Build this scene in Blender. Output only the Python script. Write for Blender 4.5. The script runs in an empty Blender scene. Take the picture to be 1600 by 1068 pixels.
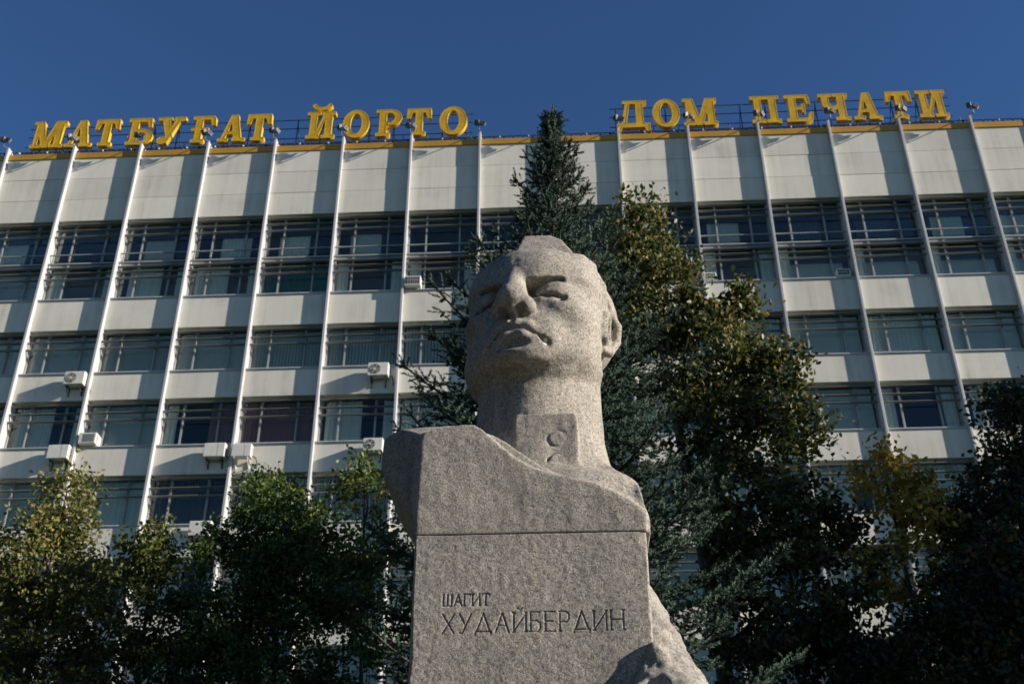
import bpy, bmesh, math, random
import numpy as np
from mathutils import Vector, Matrix, Euler

# ------------------------------------------------------------------ camera, sky, sun, exposure
scene = bpy.context.scene
COL = scene.collection
R = math.radians

cam_data = bpy.data.cameras.new('camera')
cam = bpy.data.objects.new('camera', cam_data)
COL.objects.link(cam)
cam_data.sensor_width = 36.0
cam_data.lens = 39.70
cam_data.clip_start = 0.05
cam_data.clip_end = 6000
cam.location = (0, 0, 1.6)
cam.rotation_euler = (R(90 + 31.142), 0, R(2.931))
cam_data.dof.use_dof = True
cam_data.dof.focus_distance = 6.4
cam_data.dof.aperture_fstop = 5.0
scene.camera = cam

SUN_AZ, SUN_EL = R(78.0), R(20.0)          # azimuth from the facade normal (-y) towards +x
sun_vec = Vector((math.sin(SUN_AZ) * math.cos(SUN_EL), -math.cos(SUN_AZ) * math.cos(SUN_EL), math.sin(SUN_EL)))
world = bpy.data.worlds.new('World')
scene.world = world
world.use_nodes = True
wn = world.node_tree.nodes
sky = wn.new('ShaderNodeTexSky')
sky.sky_type = 'NISHITA'
sky.sun_disc = False
sky.sun_elevation = SUN_EL
sky.sun_rotation = math.atan2(sun_vec.x, sun_vec.y)
sky.altitude = 600
sky.air_density = 1.05
sky.dust_density = 0.1
sky.ozone_density = 4.0
bg = wn['Background']
bg.inputs['Strength'].default_value = 0.056
hsv = wn.new('ShaderNodeHueSaturation')
hsv.inputs['Saturation'].default_value = 1.13
hsv.inputs['Value'].default_value = 1.15
hsv.inputs['Hue'].default_value = 0.507
world.node_tree.links.new(sky.outputs[0], hsv.inputs['Color'])
world.node_tree.links.new(hsv.outputs[0], bg.inputs['Color'])

sun_data = bpy.data.lights.new('sun', 'SUN')
sun_data.energy = 5.0
sun_data.angle = R(0.53)
sun_data.color = (1.0, 0.915, 0.79)
sun = bpy.data.objects.new('sun', sun_data)
COL.objects.link(sun)
sun.rotation_euler = sun_vec.to_track_quat('Z', 'Y').to_euler()

vs = scene.view_settings
vs.view_transform = 'Standard'
vs.look = 'None'
vs.exposure = 0.74
vs.gamma = 1.0
vs.use_curve_mapping = False
scene.render.engine = 'CYCLES'
scene.cycles.max_bounces = 8
scene.cycles.transparent_max_bounces = 12
scene.cycles.use_denoising = True

# ------------------------------------------------------------------ helpers
def link(o, parent=None):
    COL.objects.link(o)
    if parent is not None:
        o.parent = parent
    return o

def tag(o, label=None, cat=None, group=None, kind=None):
    if label: o['label'] = label
    if cat: o['category'] = cat
    if group: o['group'] = group
    if kind: o['kind'] = kind
    return o

def empty(name, loc=(0, 0, 0), rz=0.0, parent=None):
    o = bpy.data.objects.new(name, None)
    o.empty_display_size = 0.3
    o.location = loc
    o.rotation_euler = (0, 0, rz)
    return link(o, parent)

def mesh_np(name, V, F, mat=None, smooth=False):
    """V (n,3) array, F (m,k) array with constant k, or list of index lists"""
    me = bpy.data.meshes.new(name)
    V = np.asarray(V, dtype=np.float32)
    if isinstance(F, np.ndarray):
        m, k = F.shape
        me.vertices.add(len(V)); me.vertices.foreach_set('co', V.ravel())
        me.loops.add(m * k); me.loops.foreach_set('vertex_index', F.astype(np.int32).ravel())
        me.polygons.add(m)
        me.polygons.foreach_set('loop_start', np.arange(0, m * k, k, dtype=np.int32))
        me.polygons.foreach_set('loop_total', np.full(m, k, dtype=np.int32))
        if smooth: me.polygons.foreach_set('use_smooth', np.ones(m, dtype=bool))
        me.update(calc_edges=True)
        me.validate()
    else:
        me.from_pydata([tuple(v) for v in V], [], [tuple(f) for f in F])
        if smooth:
            for p in me.polygons: p.use_smooth = True
    if mat is not None: me.materials.append(mat)
    return me

def obj(name, me, parent=None, loc=(0, 0, 0), rot=None):
    o = bpy.data.objects.new(name, me)
    o.location = loc
    if rot is not None: o.rotation_euler = rot
    return link(o, parent)

class MB:
    """collects boxes, bars, tubes and prisms for ONE mesh"""
    def __init__(s): s.V = []; s.F = []
    def add(s, V, F):
        b = len(s.V); s.V += [tuple(v) for v in V]; s.F += [[i + b for i in f] for f in F]; return s
    def box(s, x0, x1, y0, y1, z0, z1, M=None):
        V = [(x0,y0,z0),(x1,y0,z0),(x1,y1,z0),(x0,y1,z0),(x0,y0,z1),(x1,y0,z1),(x1,y1,z1),(x0,y1,z1)]
        if M is not None: V = [tuple(M @ Vector(v)) for v in V]
        return s.add(V, [[0,3,2,1],[4,5,6,7],[0,1,5,4],[1,2,6,5],[2,3,7,6],[3,0,4,7]])
    def cbox(s, x0, x1, y0, y1, z0, z1, c, M=None):
        """box with chamfered edges"""
        bm = bmesh.new()
        bmesh.ops.create_cube(bm, size=1)
        for v in bm.verts:
            v.co = Vector(((x0+x1)/2 + v.co.x*(x1-x0), (y0+y1)/2 + v.co.y*(y1-y0), (z0+z1)/2 + v.co.z*(z1-z0)))
        bmesh.ops.bevel(bm, geom=bm.edges[:], offset=c, segments=2, profile=0.5, affect='EDGES')
        bm.verts.index_update()
        V = [tuple(M @ v.co) if M is not None else tuple(v.co) for v in bm.verts]
        F = [[v.index for v in f.verts] for f in bm.faces]
        bm.free()
        return s.add(V, F)
    def tube(s, pts, rad, n=6, cap=True):
        pts = [Vector(p) for p in pts]
        rad = rad if isinstance(rad, (list, tuple)) else [rad] * len(pts)
        V = []; F = []
        for i, p in enumerate(pts):
            d = (pts[min(i+1, len(pts)-1)] - pts[max(i-1, 0)]).normalized()
            a = Vector((0, 0, 1)) if abs(d.z) < 0.9 else Vector((1, 0, 0))
            u = d.cross(a).normalized(); w = d.cross(u)
            for k in range(n):
                t = 2 * math.pi * k / n
                V.append(tuple(p + (u * math.cos(t) + w * math.sin(t)) * rad[i]))
        for i in range(len(pts) - 1):
            for k in range(n):
                F.append([i*n+k, i*n+(k+1) % n, (i+1)*n+(k+1) % n, (i+1)*n+k])
        if cap:
            F.append(list(range(n))[::-1]); F.append([(len(pts)-1)*n + k for k in range(n)])
        return s.add(V, F)
    def ring(s, c, r0, r1, y0, y1, n=20):
        """flat ring facing -y around centre c (x,z)"""
        V = []; F = []
        for k in range(n):
            t = 2*math.pi*k/n; a, b = math.cos(t), math.sin(t)
            V += [(c[0]+r0*a, y0, c[1]+r0*b), (c[0]+r1*a, y0, c[1]+r1*b), (c[0]+r0*a, y1, c[1]+r0*b), (c[0]+r1*a, y1, c[1]+r1*b)]
        for k in range(n):
            i, j = 4*k, 4*((k+1) % n)
            F += [[i, i+1, j+1, j], [i+1, i+3, j+3, j+1], [i, j, j+2, i+2], [i+2, j+2, j+3, i+3]]
        return s.add(V, F)
    def mesh(s, name, mat, smooth=False): return mesh_np(name, np.array(s.V), s.F, mat, smooth)
    def build(s, name, mat, parent=None, loc=(0, 0, 0), rot=None, smooth=False):
        return obj(name, s.mesh(name, mat, smooth), parent, loc, rot)

# ------------------------------------------------------------------ materials
def new_mat(name):
    m = bpy.data.materials.new(name); m.use_nodes = True
    nt = m.node_tree
    return m, nt, nt.nodes['Principled BSDF']

def N(nt, t, **kw):
    n = nt.nodes.new(t)
    for k, v in kw.items():
        if k in n.inputs.keys(): n.inputs[k].default_value = v
        else: setattr(n, k, v)
    return n

def ramp(nt, stops, fac):
    r = nt.nodes.new('ShaderNodeValToRGB')
    el = r.color_ramp.elements
    while len(el) < len(stops): el.new(0.5)
    for e, (p, c) in zip(el, stops):
        e.position = p; e.color = (*c, 1) if len(c) == 3 else c
    nt.links.new(fac, r.inputs[0])
    return r.outputs[0]

def simple(name, col, rough=0.6, metal=0.0, var=0.08, scale=3.0, bump=0.0, bscale=60, spec=0.5):
    """plain colour with a little uneven wear"""
    m, nt, b = new_mat(name)
    tc = N(nt, 'ShaderNodeTexCoord')
    ns = N(nt, 'ShaderNodeTexNoise', Scale=scale, Detail=6.0, Roughness=0.6)
    nt.links.new(tc.outputs['Object'], ns.inputs['Vector'])
    lo = tuple(c * (1 - var * 2) for c in col); hi = tuple(min(1, c * (1 + var)) for c in col)
    nt.links.new(ramp(nt, [(0.3, lo), (0.7, hi)], ns.outputs[0]), b.inputs['Base Color'])
    b.inputs['Roughness'].default_value = rough
    b.inputs['Metallic'].default_value = metal
    b.inputs['Specular IOR Level'].default_value = spec
    if bump:
        n2 = N(nt, 'ShaderNodeTexNoise', Scale=bscale, Detail=4.0)
        nt.links.new(tc.outputs['Object'], n2.inputs['Vector'])
        bp = N(nt, 'ShaderNodeBump', Strength=bump, Distance=0.02)
        nt.links.new(n2.outputs[0], bp.inputs['Height']); nt.links.new(bp.outputs[0], b.inputs['Normal'])
    return m

def wall_material():
    m, nt, b = new_mat('cream_plaster')
    g = N(nt, 'ShaderNodeNewGeometry')
    sep = N(nt, 'ShaderNodeSeparateXYZ'); nt.links.new(g.outputs['Position'], sep.inputs[0])
    # rain streaks: noise stretched down the wall
    mp = N(nt, 'ShaderNodeMapping'); mp.inputs['Scale'].default_value = (2.2, 1.0, 0.10)
    nt.links.new(g.outputs['Position'], mp.inputs['Vector'])
    n1 = N(nt, 'ShaderNodeTexNoise', Scale=1.6, Detail=5.0, Roughness=0.62); nt.links.new(mp.outputs[0], n1.inputs['Vector'])
    n2 = N(nt, 'ShaderNodeTexNoise', Scale=0.7, Detail=6.0, Roughness=0.6); nt.links.new(g.outputs['Position'], n2.inputs['Vector'])
    n3 = N(nt, 'ShaderNodeTexNoise', Scale=26.0, Detail=3.0); nt.links.new(g.outputs['Position'], n3.inputs['Vector'])
    mx = N(nt, 'ShaderNodeMix', data_type='FLOAT'); mx.inputs[0].default_value = 0.5
    nt.links.new(n1.outputs[0], mx.inputs[2]); nt.links.new(n2.outputs[0], mx.inputs[3])
    c = ramp(nt, [(0.28, (0.42, 0.39, 0.335)), (0.40, (0.575, 0.54, 0.475)), (0.50, (0.645, 0.615, 0.545)), (0.68, (0.70, 0.67, 0.60))], mx.outputs[0])
    oi = N(nt, 'ShaderNodeObjectInfo')
    hs = N(nt, 'ShaderNodeHueSaturation')
    mr = N(nt, 'ShaderNodeMapRange'); mr.inputs[3].default_value = 0.93; mr.inputs[4].default_value = 1.05
    nt.links.new(oi.outputs['Random'], mr.inputs[0]); nt.links.new(mr.outputs[0], hs.inputs['Value'])
    nt.links.new(c, hs.inputs['Color']); nt.links.new(hs.outputs[0], b.inputs['Base Color'])
    b.inputs['Roughness'].default_value = 0.9
    b.inputs['Specular IOR Level'].default_value = 0.2
    bp = N(nt, 'ShaderNodeBump', Strength=0.25, Distance=0.01)
    nt.links.new(n3.outputs[0], bp.inputs['Height']); nt.links.new(bp.outputs[0], b.inputs['Normal'])
    return m

def glass_material():
    m, nt, b = new_mat('window_glass')
    nt.nodes.remove(b)
    out = nt.nodes['Material Output']
    tr = N(nt, 'ShaderNodeBsdfTransparent'); tr.inputs[0].default_value = (0.90, 0.93, 0.91, 1)
    gl = N(nt, 'ShaderNodeBsdfGlossy'); gl.inputs['Roughness'].default_value = 0.015
    gl.inputs['Color'].default_value = (0.97, 0.97, 0.94, 1)
    g = N(nt, 'ShaderNodeNewGeometry')
    ns = N(nt, 'ShaderNodeTexNoise', Scale=0.55, Detail=2.0); nt.links.new(g.outputs['Position'], ns.inputs['Vector'])
    bp = N(nt, 'ShaderNodeBump', Strength=0.12, Distance=0.03); nt.links.new(ns.outputs[0], bp.inputs['Height'])
    nt.links.new(bp.outputs[0], gl.inputs['Normal'])
    fr = N(nt, 'ShaderNodeFresnel', IOR=1.40)
    mx = N(nt, 'ShaderNodeMixShader')
    nt.links.new(fr.outputs[0], mx.inputs[0]); nt.links.new(tr.outputs[0], mx.inputs[1]); nt.links.new(gl.outputs[0], mx.inputs[2])
    nt.links.new(mx.outputs[0], out.inputs['Surface'])
    return m

def cloth(name, col):
    m, nt, b = new_mat(name)
    b.inputs['Base Color'].default_value = (*col, 1)
    b.inputs['Roughness'].default_value = 0.9
    b.inputs['Specular IOR Level'].default_value = 0.1
    return m

def granite_material(name='granite', droppings=()):
    m, nt, b = new_mat(name)
    tc = N(nt, 'ShaderNodeTexCoord')
    v = N(nt, 'ShaderNodeTexVoronoi', Scale=105.0); v.feature = 'F1'
    nt.links.new(tc.outputs['Object'], v.inputs['Vector'])
    n1 = N(nt, 'ShaderNodeTexNoise', Scale=170.0, Detail=4.0, Roughness=0.7); nt.links.new(tc.outputs['Object'], n1.inputs['Vector'])
    n2 = N(nt, 'ShaderNodeTexNoise', Scale=2.2, Detail=6.0, Roughness=0.65); nt.links.new(tc.outputs['Object'], n2.inputs['Vector'])
    n4 = N(nt, 'ShaderNodeTexNoise', Scale=75.0, Detail=4.0, Roughness=0.75); nt.links.new(tc.outputs['Object'], n4.inputs['Vector'])
    crystal = ramp(nt, [(0.0, (0.05, 0.048, 0.046)), (0.22, (0.15, 0.14, 0.13)), (0.45, (0.33, 0.30, 0.265)), (0.75, (0.43, 0.385, 0.335)), (1.0, (0.62, 0.575, 0.52))], v.outputs['Color'])
    grain = ramp(nt, [(0.32, (0.08, 0.075, 0.07)), (0.5, (0.33, 0.30, 0.265)), (0.70, (0.58, 0.53, 0.47))], n1.outputs[0])
    mx = N(nt, 'ShaderNodeMix', data_type='RGBA'); mx.inputs[0].default_value = 0.42
    nt.links.new(crystal, mx.inputs[6]); nt.links.new(grain, mx.inputs[7])
    tint = ramp(nt, [(0.28, (0.78, 0.785, 0.795)), (0.5, (0.99, 0.985, 0.97)), (0.75, (1.06, 1.04, 1.0))], n2.outputs[0])
    mu = N(nt, 'ShaderNodeMix', data_type='RGBA', blend_type='MULTIPLY'); mu.inputs[0].default_value = 1.0
    nt.links.new(mx.outputs[2], mu.inputs[6]); nt.links.new(tint, mu.inputs[7])
    mp = N(nt, 'ShaderNodeMapping'); mp.inputs['Scale'].default_value = (7.0, 7.0, 0.55)
    nt.links.new(tc.outputs['Object'], mp.inputs['Vector'])
    n5 = N(nt, 'ShaderNodeTexNoise', Scale=1.0, Detail=6.0, Roughness=0.65); nt.links.new(mp.outputs[0], n5.inputs['Vector'])
    streak = ramp(nt, [(0.30, (0.62, 0.62, 0.61)), (0.47, (0.96, 0.96, 0.96)), (0.62, (1.0, 1.0, 1.0)), (0.78, (1.16, 1.15, 1.12))], n5.outputs[0])
    m2 = N(nt, 'ShaderNodeMix', data_type='RGBA', blend_type='MULTIPLY'); m2.inputs[0].default_value = 1.0
    nt.links.new(mu.outputs[2], m2.inputs[6]); nt.links.new(streak, m2.inputs[7])
    n6 = N(nt, 'ShaderNodeTexNoise', Scale=9.0, Detail=7.0, Roughness=0.7); nt.links.new(tc.outputs['Object'], n6.inputs['Vector'])
    lich = ramp(nt, [(0.66, (0, 0, 0)), (0.74, (1, 1, 1))], n6.outputs[0])
    m3 = N(nt, 'ShaderNodeMix', data_type='RGBA'); m3.inputs[7].default_value = (0.17, 0.165, 0.15, 1)
    ml = N(nt, 'ShaderNodeMath', operation='MULTIPLY'); ml.inputs[1].default_value = 0.55
    nt.links.new(lich, ml.inputs[0]); nt.links.new(ml.outputs[0], m3.inputs[0]); nt.links.new(m2.outputs[2], m3.inputs[6])
    last = m3.outputs[2]
    for sp, rr in droppings:
        sb = N(nt, 'ShaderNodeVectorMath', operation='SUBTRACT'); sb.inputs[1].default_value = sp; nt.links.new(tc.outputs['Object'], sb.inputs[0])
        ms = N(nt, 'ShaderNodeVectorMath', operation='MULTIPLY'); ms.inputs[1].default_value = (1.5, 1.0, 0.7); nt.links.new(sb.outputs[0], ms.inputs[0])
        ln = N(nt, 'ShaderNodeVectorMath', operation='LENGTH'); nt.links.new(ms.outputs[0], ln.inputs[0])
        wob = N(nt, 'ShaderNodeMath', operation='MULTIPLY_ADD'); wob.inputs[1].default_value = rr * 2.4; wob.inputs[2].default_value = -rr * 1.2
        nt.links.new(n4.outputs[0], wob.inputs[0])
        ad2 = N(nt, 'ShaderNodeMath', operation='ADD'); nt.links.new(ln.outputs['Value'], ad2.inputs[0]); nt.links.new(wob.outputs[0], ad2.inputs[1])
        ls = N(nt, 'ShaderNodeMath', operation='LESS_THAN'); ls.inputs[1].default_value = rr; nt.links.new(ad2.outputs[0], ls.inputs[0])
        m4 = N(nt, 'ShaderNodeMix', data_type='RGBA'); m4.inputs[7].default_value = (0.72, 0.72, 0.68, 1)
        nt.links.new(ls.outputs[0], m4.inputs[0]); nt.links.new(last, m4.inputs[6]); last = m4.outputs[2]
    nt.links.new(last, b.inputs['Base Color'])
    b.inputs['Roughness'].default_value = 0.82
    b.inputs['Specular IOR Level'].default_value = 0.25
    ad = N(nt, 'ShaderNodeMath', operation='ADD'); nt.links.new(n1.outputs[0], ad.inputs[0]); nt.links.new(n4.outputs[0], ad.inputs[1])
    bp = N(nt, 'ShaderNodeBump', Strength=0.8, Distance=0.006)
    nt.links.new(ad.outputs[0], bp.inputs['Height']); nt.links.new(bp.outputs[0], b.inputs['Normal'])
    return m

def leaf_material(name, stops, trans=0.35, rough=0.5, spec=0.4):
    """colour picked per leaf from the 'tone' attribute"""
    m, nt, b = new_mat(name)
    out = nt.nodes['Material Output']
    at = N(nt, 'ShaderNodeAttribute', attribute_name='tone')
    c = ramp(nt, stops, at.outputs['Fac'])
    nt.links.new(c, b.inputs['Base Color'])
    b.inputs['Roughness'].default_value = rough
    b.inputs['Specular IOR Level'].default_value = spec
    tl = N(nt, 'ShaderNodeBsdfTranslucent')
    nt.links.new(c, tl.inputs['Color'])
    mx = N(nt, 'ShaderNodeMixShader'); mx.inputs[0].default_value = trans
    nt.links.new(b.outputs[0], mx.inputs[1]); nt.links.new(tl.outputs[0], mx.inputs[2])
    nt.links.new(mx.outputs[0], out.inputs['Surface'])
    return m

M = {}
M['wall'] = wall_material()
M['fin'] = simple('white_painted_metal', (0.45, 0.45, 0.465), 0.45, 0.0, 0.05, 1.5)
M['frame'] = simple('window_frame_paint', (0.30, 0.31, 0.315), 0.5, 0.0, 0.08, 4)
M['sill'] = simple('sill_sheet_metal', (0.46, 0.47, 0.475), 0.5, 0.0, 0.08, 2)
M['slat'] = simple('grey_aluminium', (0.22, 0.23, 0.215), 0.5, 0.3, 0.1, 2)
M['yellow_band'] = simple('yellow_sheet_metal', (0.50, 0.26, 0.022), 0.5, 0.0, 0.12, 1.2)
M['letter'] = simple('yellow_enamel', (0.60, 0.345, 0.008), 0.5, 0.0, 0.16, 1.6)
M['letter_rim'] = simple('pale_yellow_enamel', (0.62, 0.38, 0.02), 0.45, 0.0, 0.08, 1.0)
M['dark_metal'] = simple('dark_grey_steel', (0.05, 0.052, 0.055), 0.6, 0.3, 0.15, 3)
M['lamp_metal'] = simple('weathered_lamp_metal', (0.16, 0.165, 0.17), 0.5, 0.4, 0.2, 5)
M['lamp_glass'] = simple('lamp_lens', (0.75, 0.76, 0.74), 0.25, 0.0, 0.05, 5)
M['roof'] = simple('roof_felt', (0.07, 0.07, 0.07), 0.9)
M['inside'] = simple('room_interior', (0.30, 0.29, 0.27), 0.9, 0.0, 0.1, 0.3)
M['glass'] = glass_material()
M['curtain_white'] = cloth('white_curtain', (0.80, 0.81, 0.76))
M['curtain_grey'] = cloth('grey_blind', (0.62, 0.64, 0.61))
M['curtain_red'] = cloth('red_curtain', (0.34, 0.15, 0.13))
M['curtain_green'] = cloth('green_curtain', (0.06, 0.17, 0.125))
M['curtain_dark'] = cloth('dark_curtain', (0.10, 0.12, 0.14))
M['ac'] = simple('cream_appliance_shell', (0.66, 0.64, 0.58), 0.5, 0.0, 0.06, 4)
M['ac_dark'] = simple('black_grille', (0.03, 0.03, 0.03), 0.6)
M['granite'] = granite_material()
M['granite_bust'] = granite_material('granite_with_droppings', [((-.0935, 5.5845, 4.9729), .017), ((-.0415, 5.6214, 5.024), .007), ((.1512, 5.7438, 4.9777), .005)])
M['bark'] = simple('grey_brown_bark', (0.085, 0.07, 0.055), 0.95, 0, 0.3, 9, 0.8, 40, 0.1)
M['grass'] = simple('lawn', (0.045, 0.075, 0.022), 0.95, 0, 0.3, 0.6, 0.6, 30, 0.1)
M['paving'] = simple('grey_paving', (0.10, 0.098, 0.094), 0.9, 0, 0.12, 2, 0.3, 40, 0.2)
# ------------------------------------------------------------------ ground
g = MB().add([(-900, -900, 0), (900, -900, 0), (900, 900, 0), (-900, 900, 0)], [[0, 1, 2, 3]]).build('ground', M['grass'])
tag(g, 'lawn and open ground around the monument and the building', 'ground', kind='structure')
pv = MB()
pv.box(-9, 9, -14, 9.5, -0.05, 0.05)
tag(pv.build('paved_path', M['paving']), 'grey paving in front of the monument', 'pavement', kind='structure')

# ------------------------------------------------------------------ office building
FY = 37.49                                   # plane of the facade panels
BAY = 3.0
X0 = -24.31                                  # x of fin 0
FIN_D, FIN_W = 0.21, 0.10
REC = 0.30                                   # depth of glazing behind the panels
ROOF = 34.32
HEADS = [30.86, 25.36, 22.16, 18.96, 15.76, 12.56, 9.36, 6.16, 2.96]
SILLS = [26.86, 23.39, 20.18, 17.00, 13.80, 10.60, 7.40, 4.20, 0.60]
I0, I1 = -1, 15                              # bays with every piece built (fin I0 .. fin I1)
J0, J1 = -4, 19                              # whole building
rnd = random.Random(7)

bld = empty('office_building', (0, FY, 0))
tag(bld, 'long cream office building with white vertical fins and rows of louvred windows', 'building')
fx = lambda i: X0 + BAY * i

# fins
fin_me = MB().cbox(-FIN_W/2, FIN_W/2, -FIN_D, REC, 0.0, 34.92, 0.012).mesh('fin', M['fin'])
for i in range(J0, J1 + 1):
    obj('fin', fin_me, bld, (fx(i), 0, 0))

# wall panels
def panel_mesh(w, z0, z1, th=0.29, c=0.012):
    return MB().cbox(-w/2, w/2, 0, th, z0, z1, c).mesh('wall_panel', M['wall'])
pw = BAY - FIN_W - 0.004
top_h = (ROOF - HEADS[0]) / 3
jt = 0.009
pan_top = [panel_mesh(pw, k * top_h + (jt if k else 0), (k + 1) * top_h) for k in range(3)]
pan_sp = {}
for i in range(I0, I1):
    xc = fx(i) + BAY / 2
    for k in range(3):
        obj('wall_panel', pan_top[k], bld, (xc, rnd.uniform(-0.006, 0.006), HEADS[0]), (0, R(rnd.uniform(-.08, .08)), R(rnd.uniform(-.12, .12))))
    for f in range(0, 6):
        h = round(SILLS[f] - 0.10 - HEADS[f + 1], 3)
        if h not in pan_sp: pan_sp[h] = panel_mesh(pw, 0, h)
        obj('wall_panel', pan_sp[h], bld, (xc, rnd.uniform(-0.006, 0.006), HEADS[f + 1]), (0, R(rnd.uniform(-.1, .1)), R(rnd.uniform(-.15, .15))))
# plain outer bays and lower storeys, one joined part
lo = MB()
for i in list(range(J0, I0)) + list(range(I1, J1)):
    a, b = fx(i) + FIN_W/2 + .002, fx(i + 1) - FIN_W/2 - .002
    lo.box(a, b, 0, .29, HEADS[0], ROOF)
    for f in range(0, 6): lo.box(a, b, 0, .29, HEADS[f + 1], SILLS[f] - .10)
for i in range(J0, J1):
    a, b = fx(i) + FIN_W/2 + .002, fx(i + 1) - FIN_W/2 - .002
    for f in range(6, 8): lo.box(a, b, 0, .29, HEADS[f + 1], SILLS[f] - .10)
    lo.box(a, b, 0, .29, 0, SILLS[8] - .1)
tag(lo.build('wall_panels', M['wall'], bld), kind='stuff')

# sills (all bays share a mesh)
sm = MB()
sm.cbox(-pw/2, pw/2, -0.05, REC + .02, -0.045, 0.0, 0.006)
sm.cbox(-pw/2, pw/2, -0.015, REC, -0.1, -0.047, 0.004)
sill_me = sm.mesh('sill', M['sill'])

# windows: frame mesh with panes and curtains under it
MU = (0.27, 0.735)
def frame_mesh(h, top):
    m = MB(); w = pw / 2 - .002
    y0, y1 = REC - .05, REC + .03
    m.box(-w, w, y0, y1, h - .07, h - .001); m.box(-w, w, y0, y1, .001, .06)
    m.box(-w, -w + .06, y0, y1, .061, h - .071); m.box(w - .06, w, y0, y1, .061, h - .071)
    for u in MU:
        x = -BAY/2 + u * BAY
        m.box(x - .032, x + .032, y0 - .04, y1, .061, h - .071)
    if top:
        for a, b in spans():
            m.box(a, b, y0, y1, h - 2.27, h - 2.15)
    return m.mesh('window', M['frame'])
def spans():
    w = pw / 2 - .062
    e = [-w] + [v for u in MU for v in (-BAY/2 + u*BAY - .032, -BAY/2 + u*BAY + .032)] + [w]
    return [(e[0] + .001, e[1] - .001), (e[2] + .001, e[3] - .001), (e[4] + .001, e[5] - .001)]
fr_top = frame_mesh(HEADS[0] - SILLS[0], True)
fr = frame_mesh(1.965, False)
pane_cache = {}
def pane_mesh(w, h):
    k = (round(w, 2), round(h, 2))
    if k not in pane_cache:
        pane_cache[k] = MB().box(-w/2, w/2, -.004, .004, 0, h).mesh('pane', M['glass'])
    return pane_cache[k]

def curtain_mesh(w, h, pleat, amp, mat):
    n = max(8, int(w / pleat * 8)); V = []; F = []
    for k in range(n + 1):
        x = -w/2 + w * k / n
        y = amp * math.sin(x / pleat * 2 * math.pi + 0.7 * math.sin(x * 5)) + 0.4 * amp * math.sin(x * 17)
        V += [(x, y, 0), (x * 0.985, y * .8, h)]
    for k in range(n): F.append([2*k, 2*k+2, 2*k+3, 2*k+1])
    return mesh_np('curtain', np.array(V), F, mat, True)
def blind_mesh(w, h, mat):
    m = MB(); n = int(w / .125)
    for k in range(n):
        x = -w/2 + (k + .5) * w / n
        T = Matrix.Translation((x, 0, 0)) @ Matrix.Rotation(R(35), 4, 'Z')
        m.box(-.058, .058, -.002, .002, 0, h, T)
    return m.mesh('curtain', mat)
cur_cache = {}
def curtain(parent, kind, x, z, w, h):
    k = (kind, round(w, 2), round(h, 2))
    if k not in cur_cache:
        if kind == 'blind': cur_cache[k] = blind_mesh(w, h, M['curtain_grey'])
        elif kind == 'flat': cur_cache[k] = curtain_mesh(w, h, .5, .008, M['curtain_grey'])
        else: cur_cache[k] = curtain_mesh(w, h, .17, .03, M['curtain_' + kind])
    obj('curtain', cur_cache[k], parent, (x, REC + .16, z))

SPECIAL = {(4, 0): 'green', (4, 2): 'red', (3, 2): 'redside', (5, 1): 'blind', (4, 1): 'blind', (6, 1): 'blind', (2, 1): 'blind',
           (3, 1): 'flat', (1, 1): 'flat', (2, 2): 'flat', (1, 2): 'whiteside', (5, 2): 'whiteside', (11, 1): 'flat', (12, 1): 'white',
           (13, 1): 'flat', (11, 2): 'flat', (12, 2): 'side', (3, 3): 'dark', (4, 3): 'whiteside', (5, 3): 'blind', (12, 0): 'low',
           (2, 0): 'whiteside', (3, 0): 'whiteside', (5, 0): 'side', (6, 0): 'flat', (11, 0): 'low', (13, 0): 'low', (14, 0): 'low', (10, 0): 'side'}
for i in range(I0, I1):
    xc = fx(i) + BAY / 2
    for f in range(6):
        h = round(HEADS[f] - SILLS[f], 3)
        win = obj('window', fr_top if f == 0 else fr, bld, (xc, 0, SILLS[f]))
        obj('sill', sill_me, win)
        if f < 5:
            rows = [(.061, h - 2.271), (h - 2.149, h - .071)] if f == 0 else [(.061, 1.965 - .071)]
            for (z0, z1) in rows:
                for (a, b) in spans():
                    p = obj('pane', pane_mesh(b - a, z1 - z0), win, ((a + b) / 2, REC + .01, z0))
                    p.rotation_euler = (R(rnd.uniform(-.5, .5)), 0, R(rnd.uniform(-.5, .5)))
        ch = 1.85 if f else 1.7
        kind = SPECIAL.get((i, f)) or rnd.choice(['flat', 'white', 'side', 'whiteside', 'blind', 'flat', 'whiteside', 'white'])
        if f == 0 and kind in ('flat', 'blind', 'white') and rnd.random() < .5: kind = 'side'
        if kind in ('flat', 'blind', 'white', 'red', 'green', 'dark'):
            curtain(win, kind, 0.0, .05, 2.7, ch)
        elif kind == 'side':
            curtain(win, 'white', -1.12, .05, .55, ch); curtain(win, 'white', 1.15, .05, .5, ch)
        elif kind == 'whiteside':
            curtain(win, 'white', rnd.choice([-.55, -.35]), .05, 1.4, ch); curtain(win, 'white', 1.18, .05, .42, ch)
        elif kind == 'redside':
            curtain(win, 'red', .85, .05, 1.1, ch); curtain(win, 'white', -1.2, .05, .4, ch)
        elif kind == 'low':
            curtain(win, 'flat', .1, .05, 2.2, .95)
            if rnd.random() < .6: curtain(win, 'white', -1.15, .05, .5, ch)
        if f == 0 and rnd.random() < .7:
            curtain(win, rnd.choice(['flat', 'dark', 'white']), rnd.uniform(-.5, .3), h - 2.1, 1.3, 1.25)
# remaining panes (lowest storeys and outer bays) as one part
lo = MB()
for i in range(J0, J1):
    a, b = fx(i) + FIN_W/2 + .01, fx(i + 1) - FIN_W/2 - .01
    for f in range(9):
        if f < 5 and I0 <= i < I1: continue
        lo.box(a, b, REC + .035, REC + .045, SILLS[f] + .003, HEADS[f] - .003)
tag(lo.build('panes', M['glass'], bld), kind='stuff')

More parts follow.
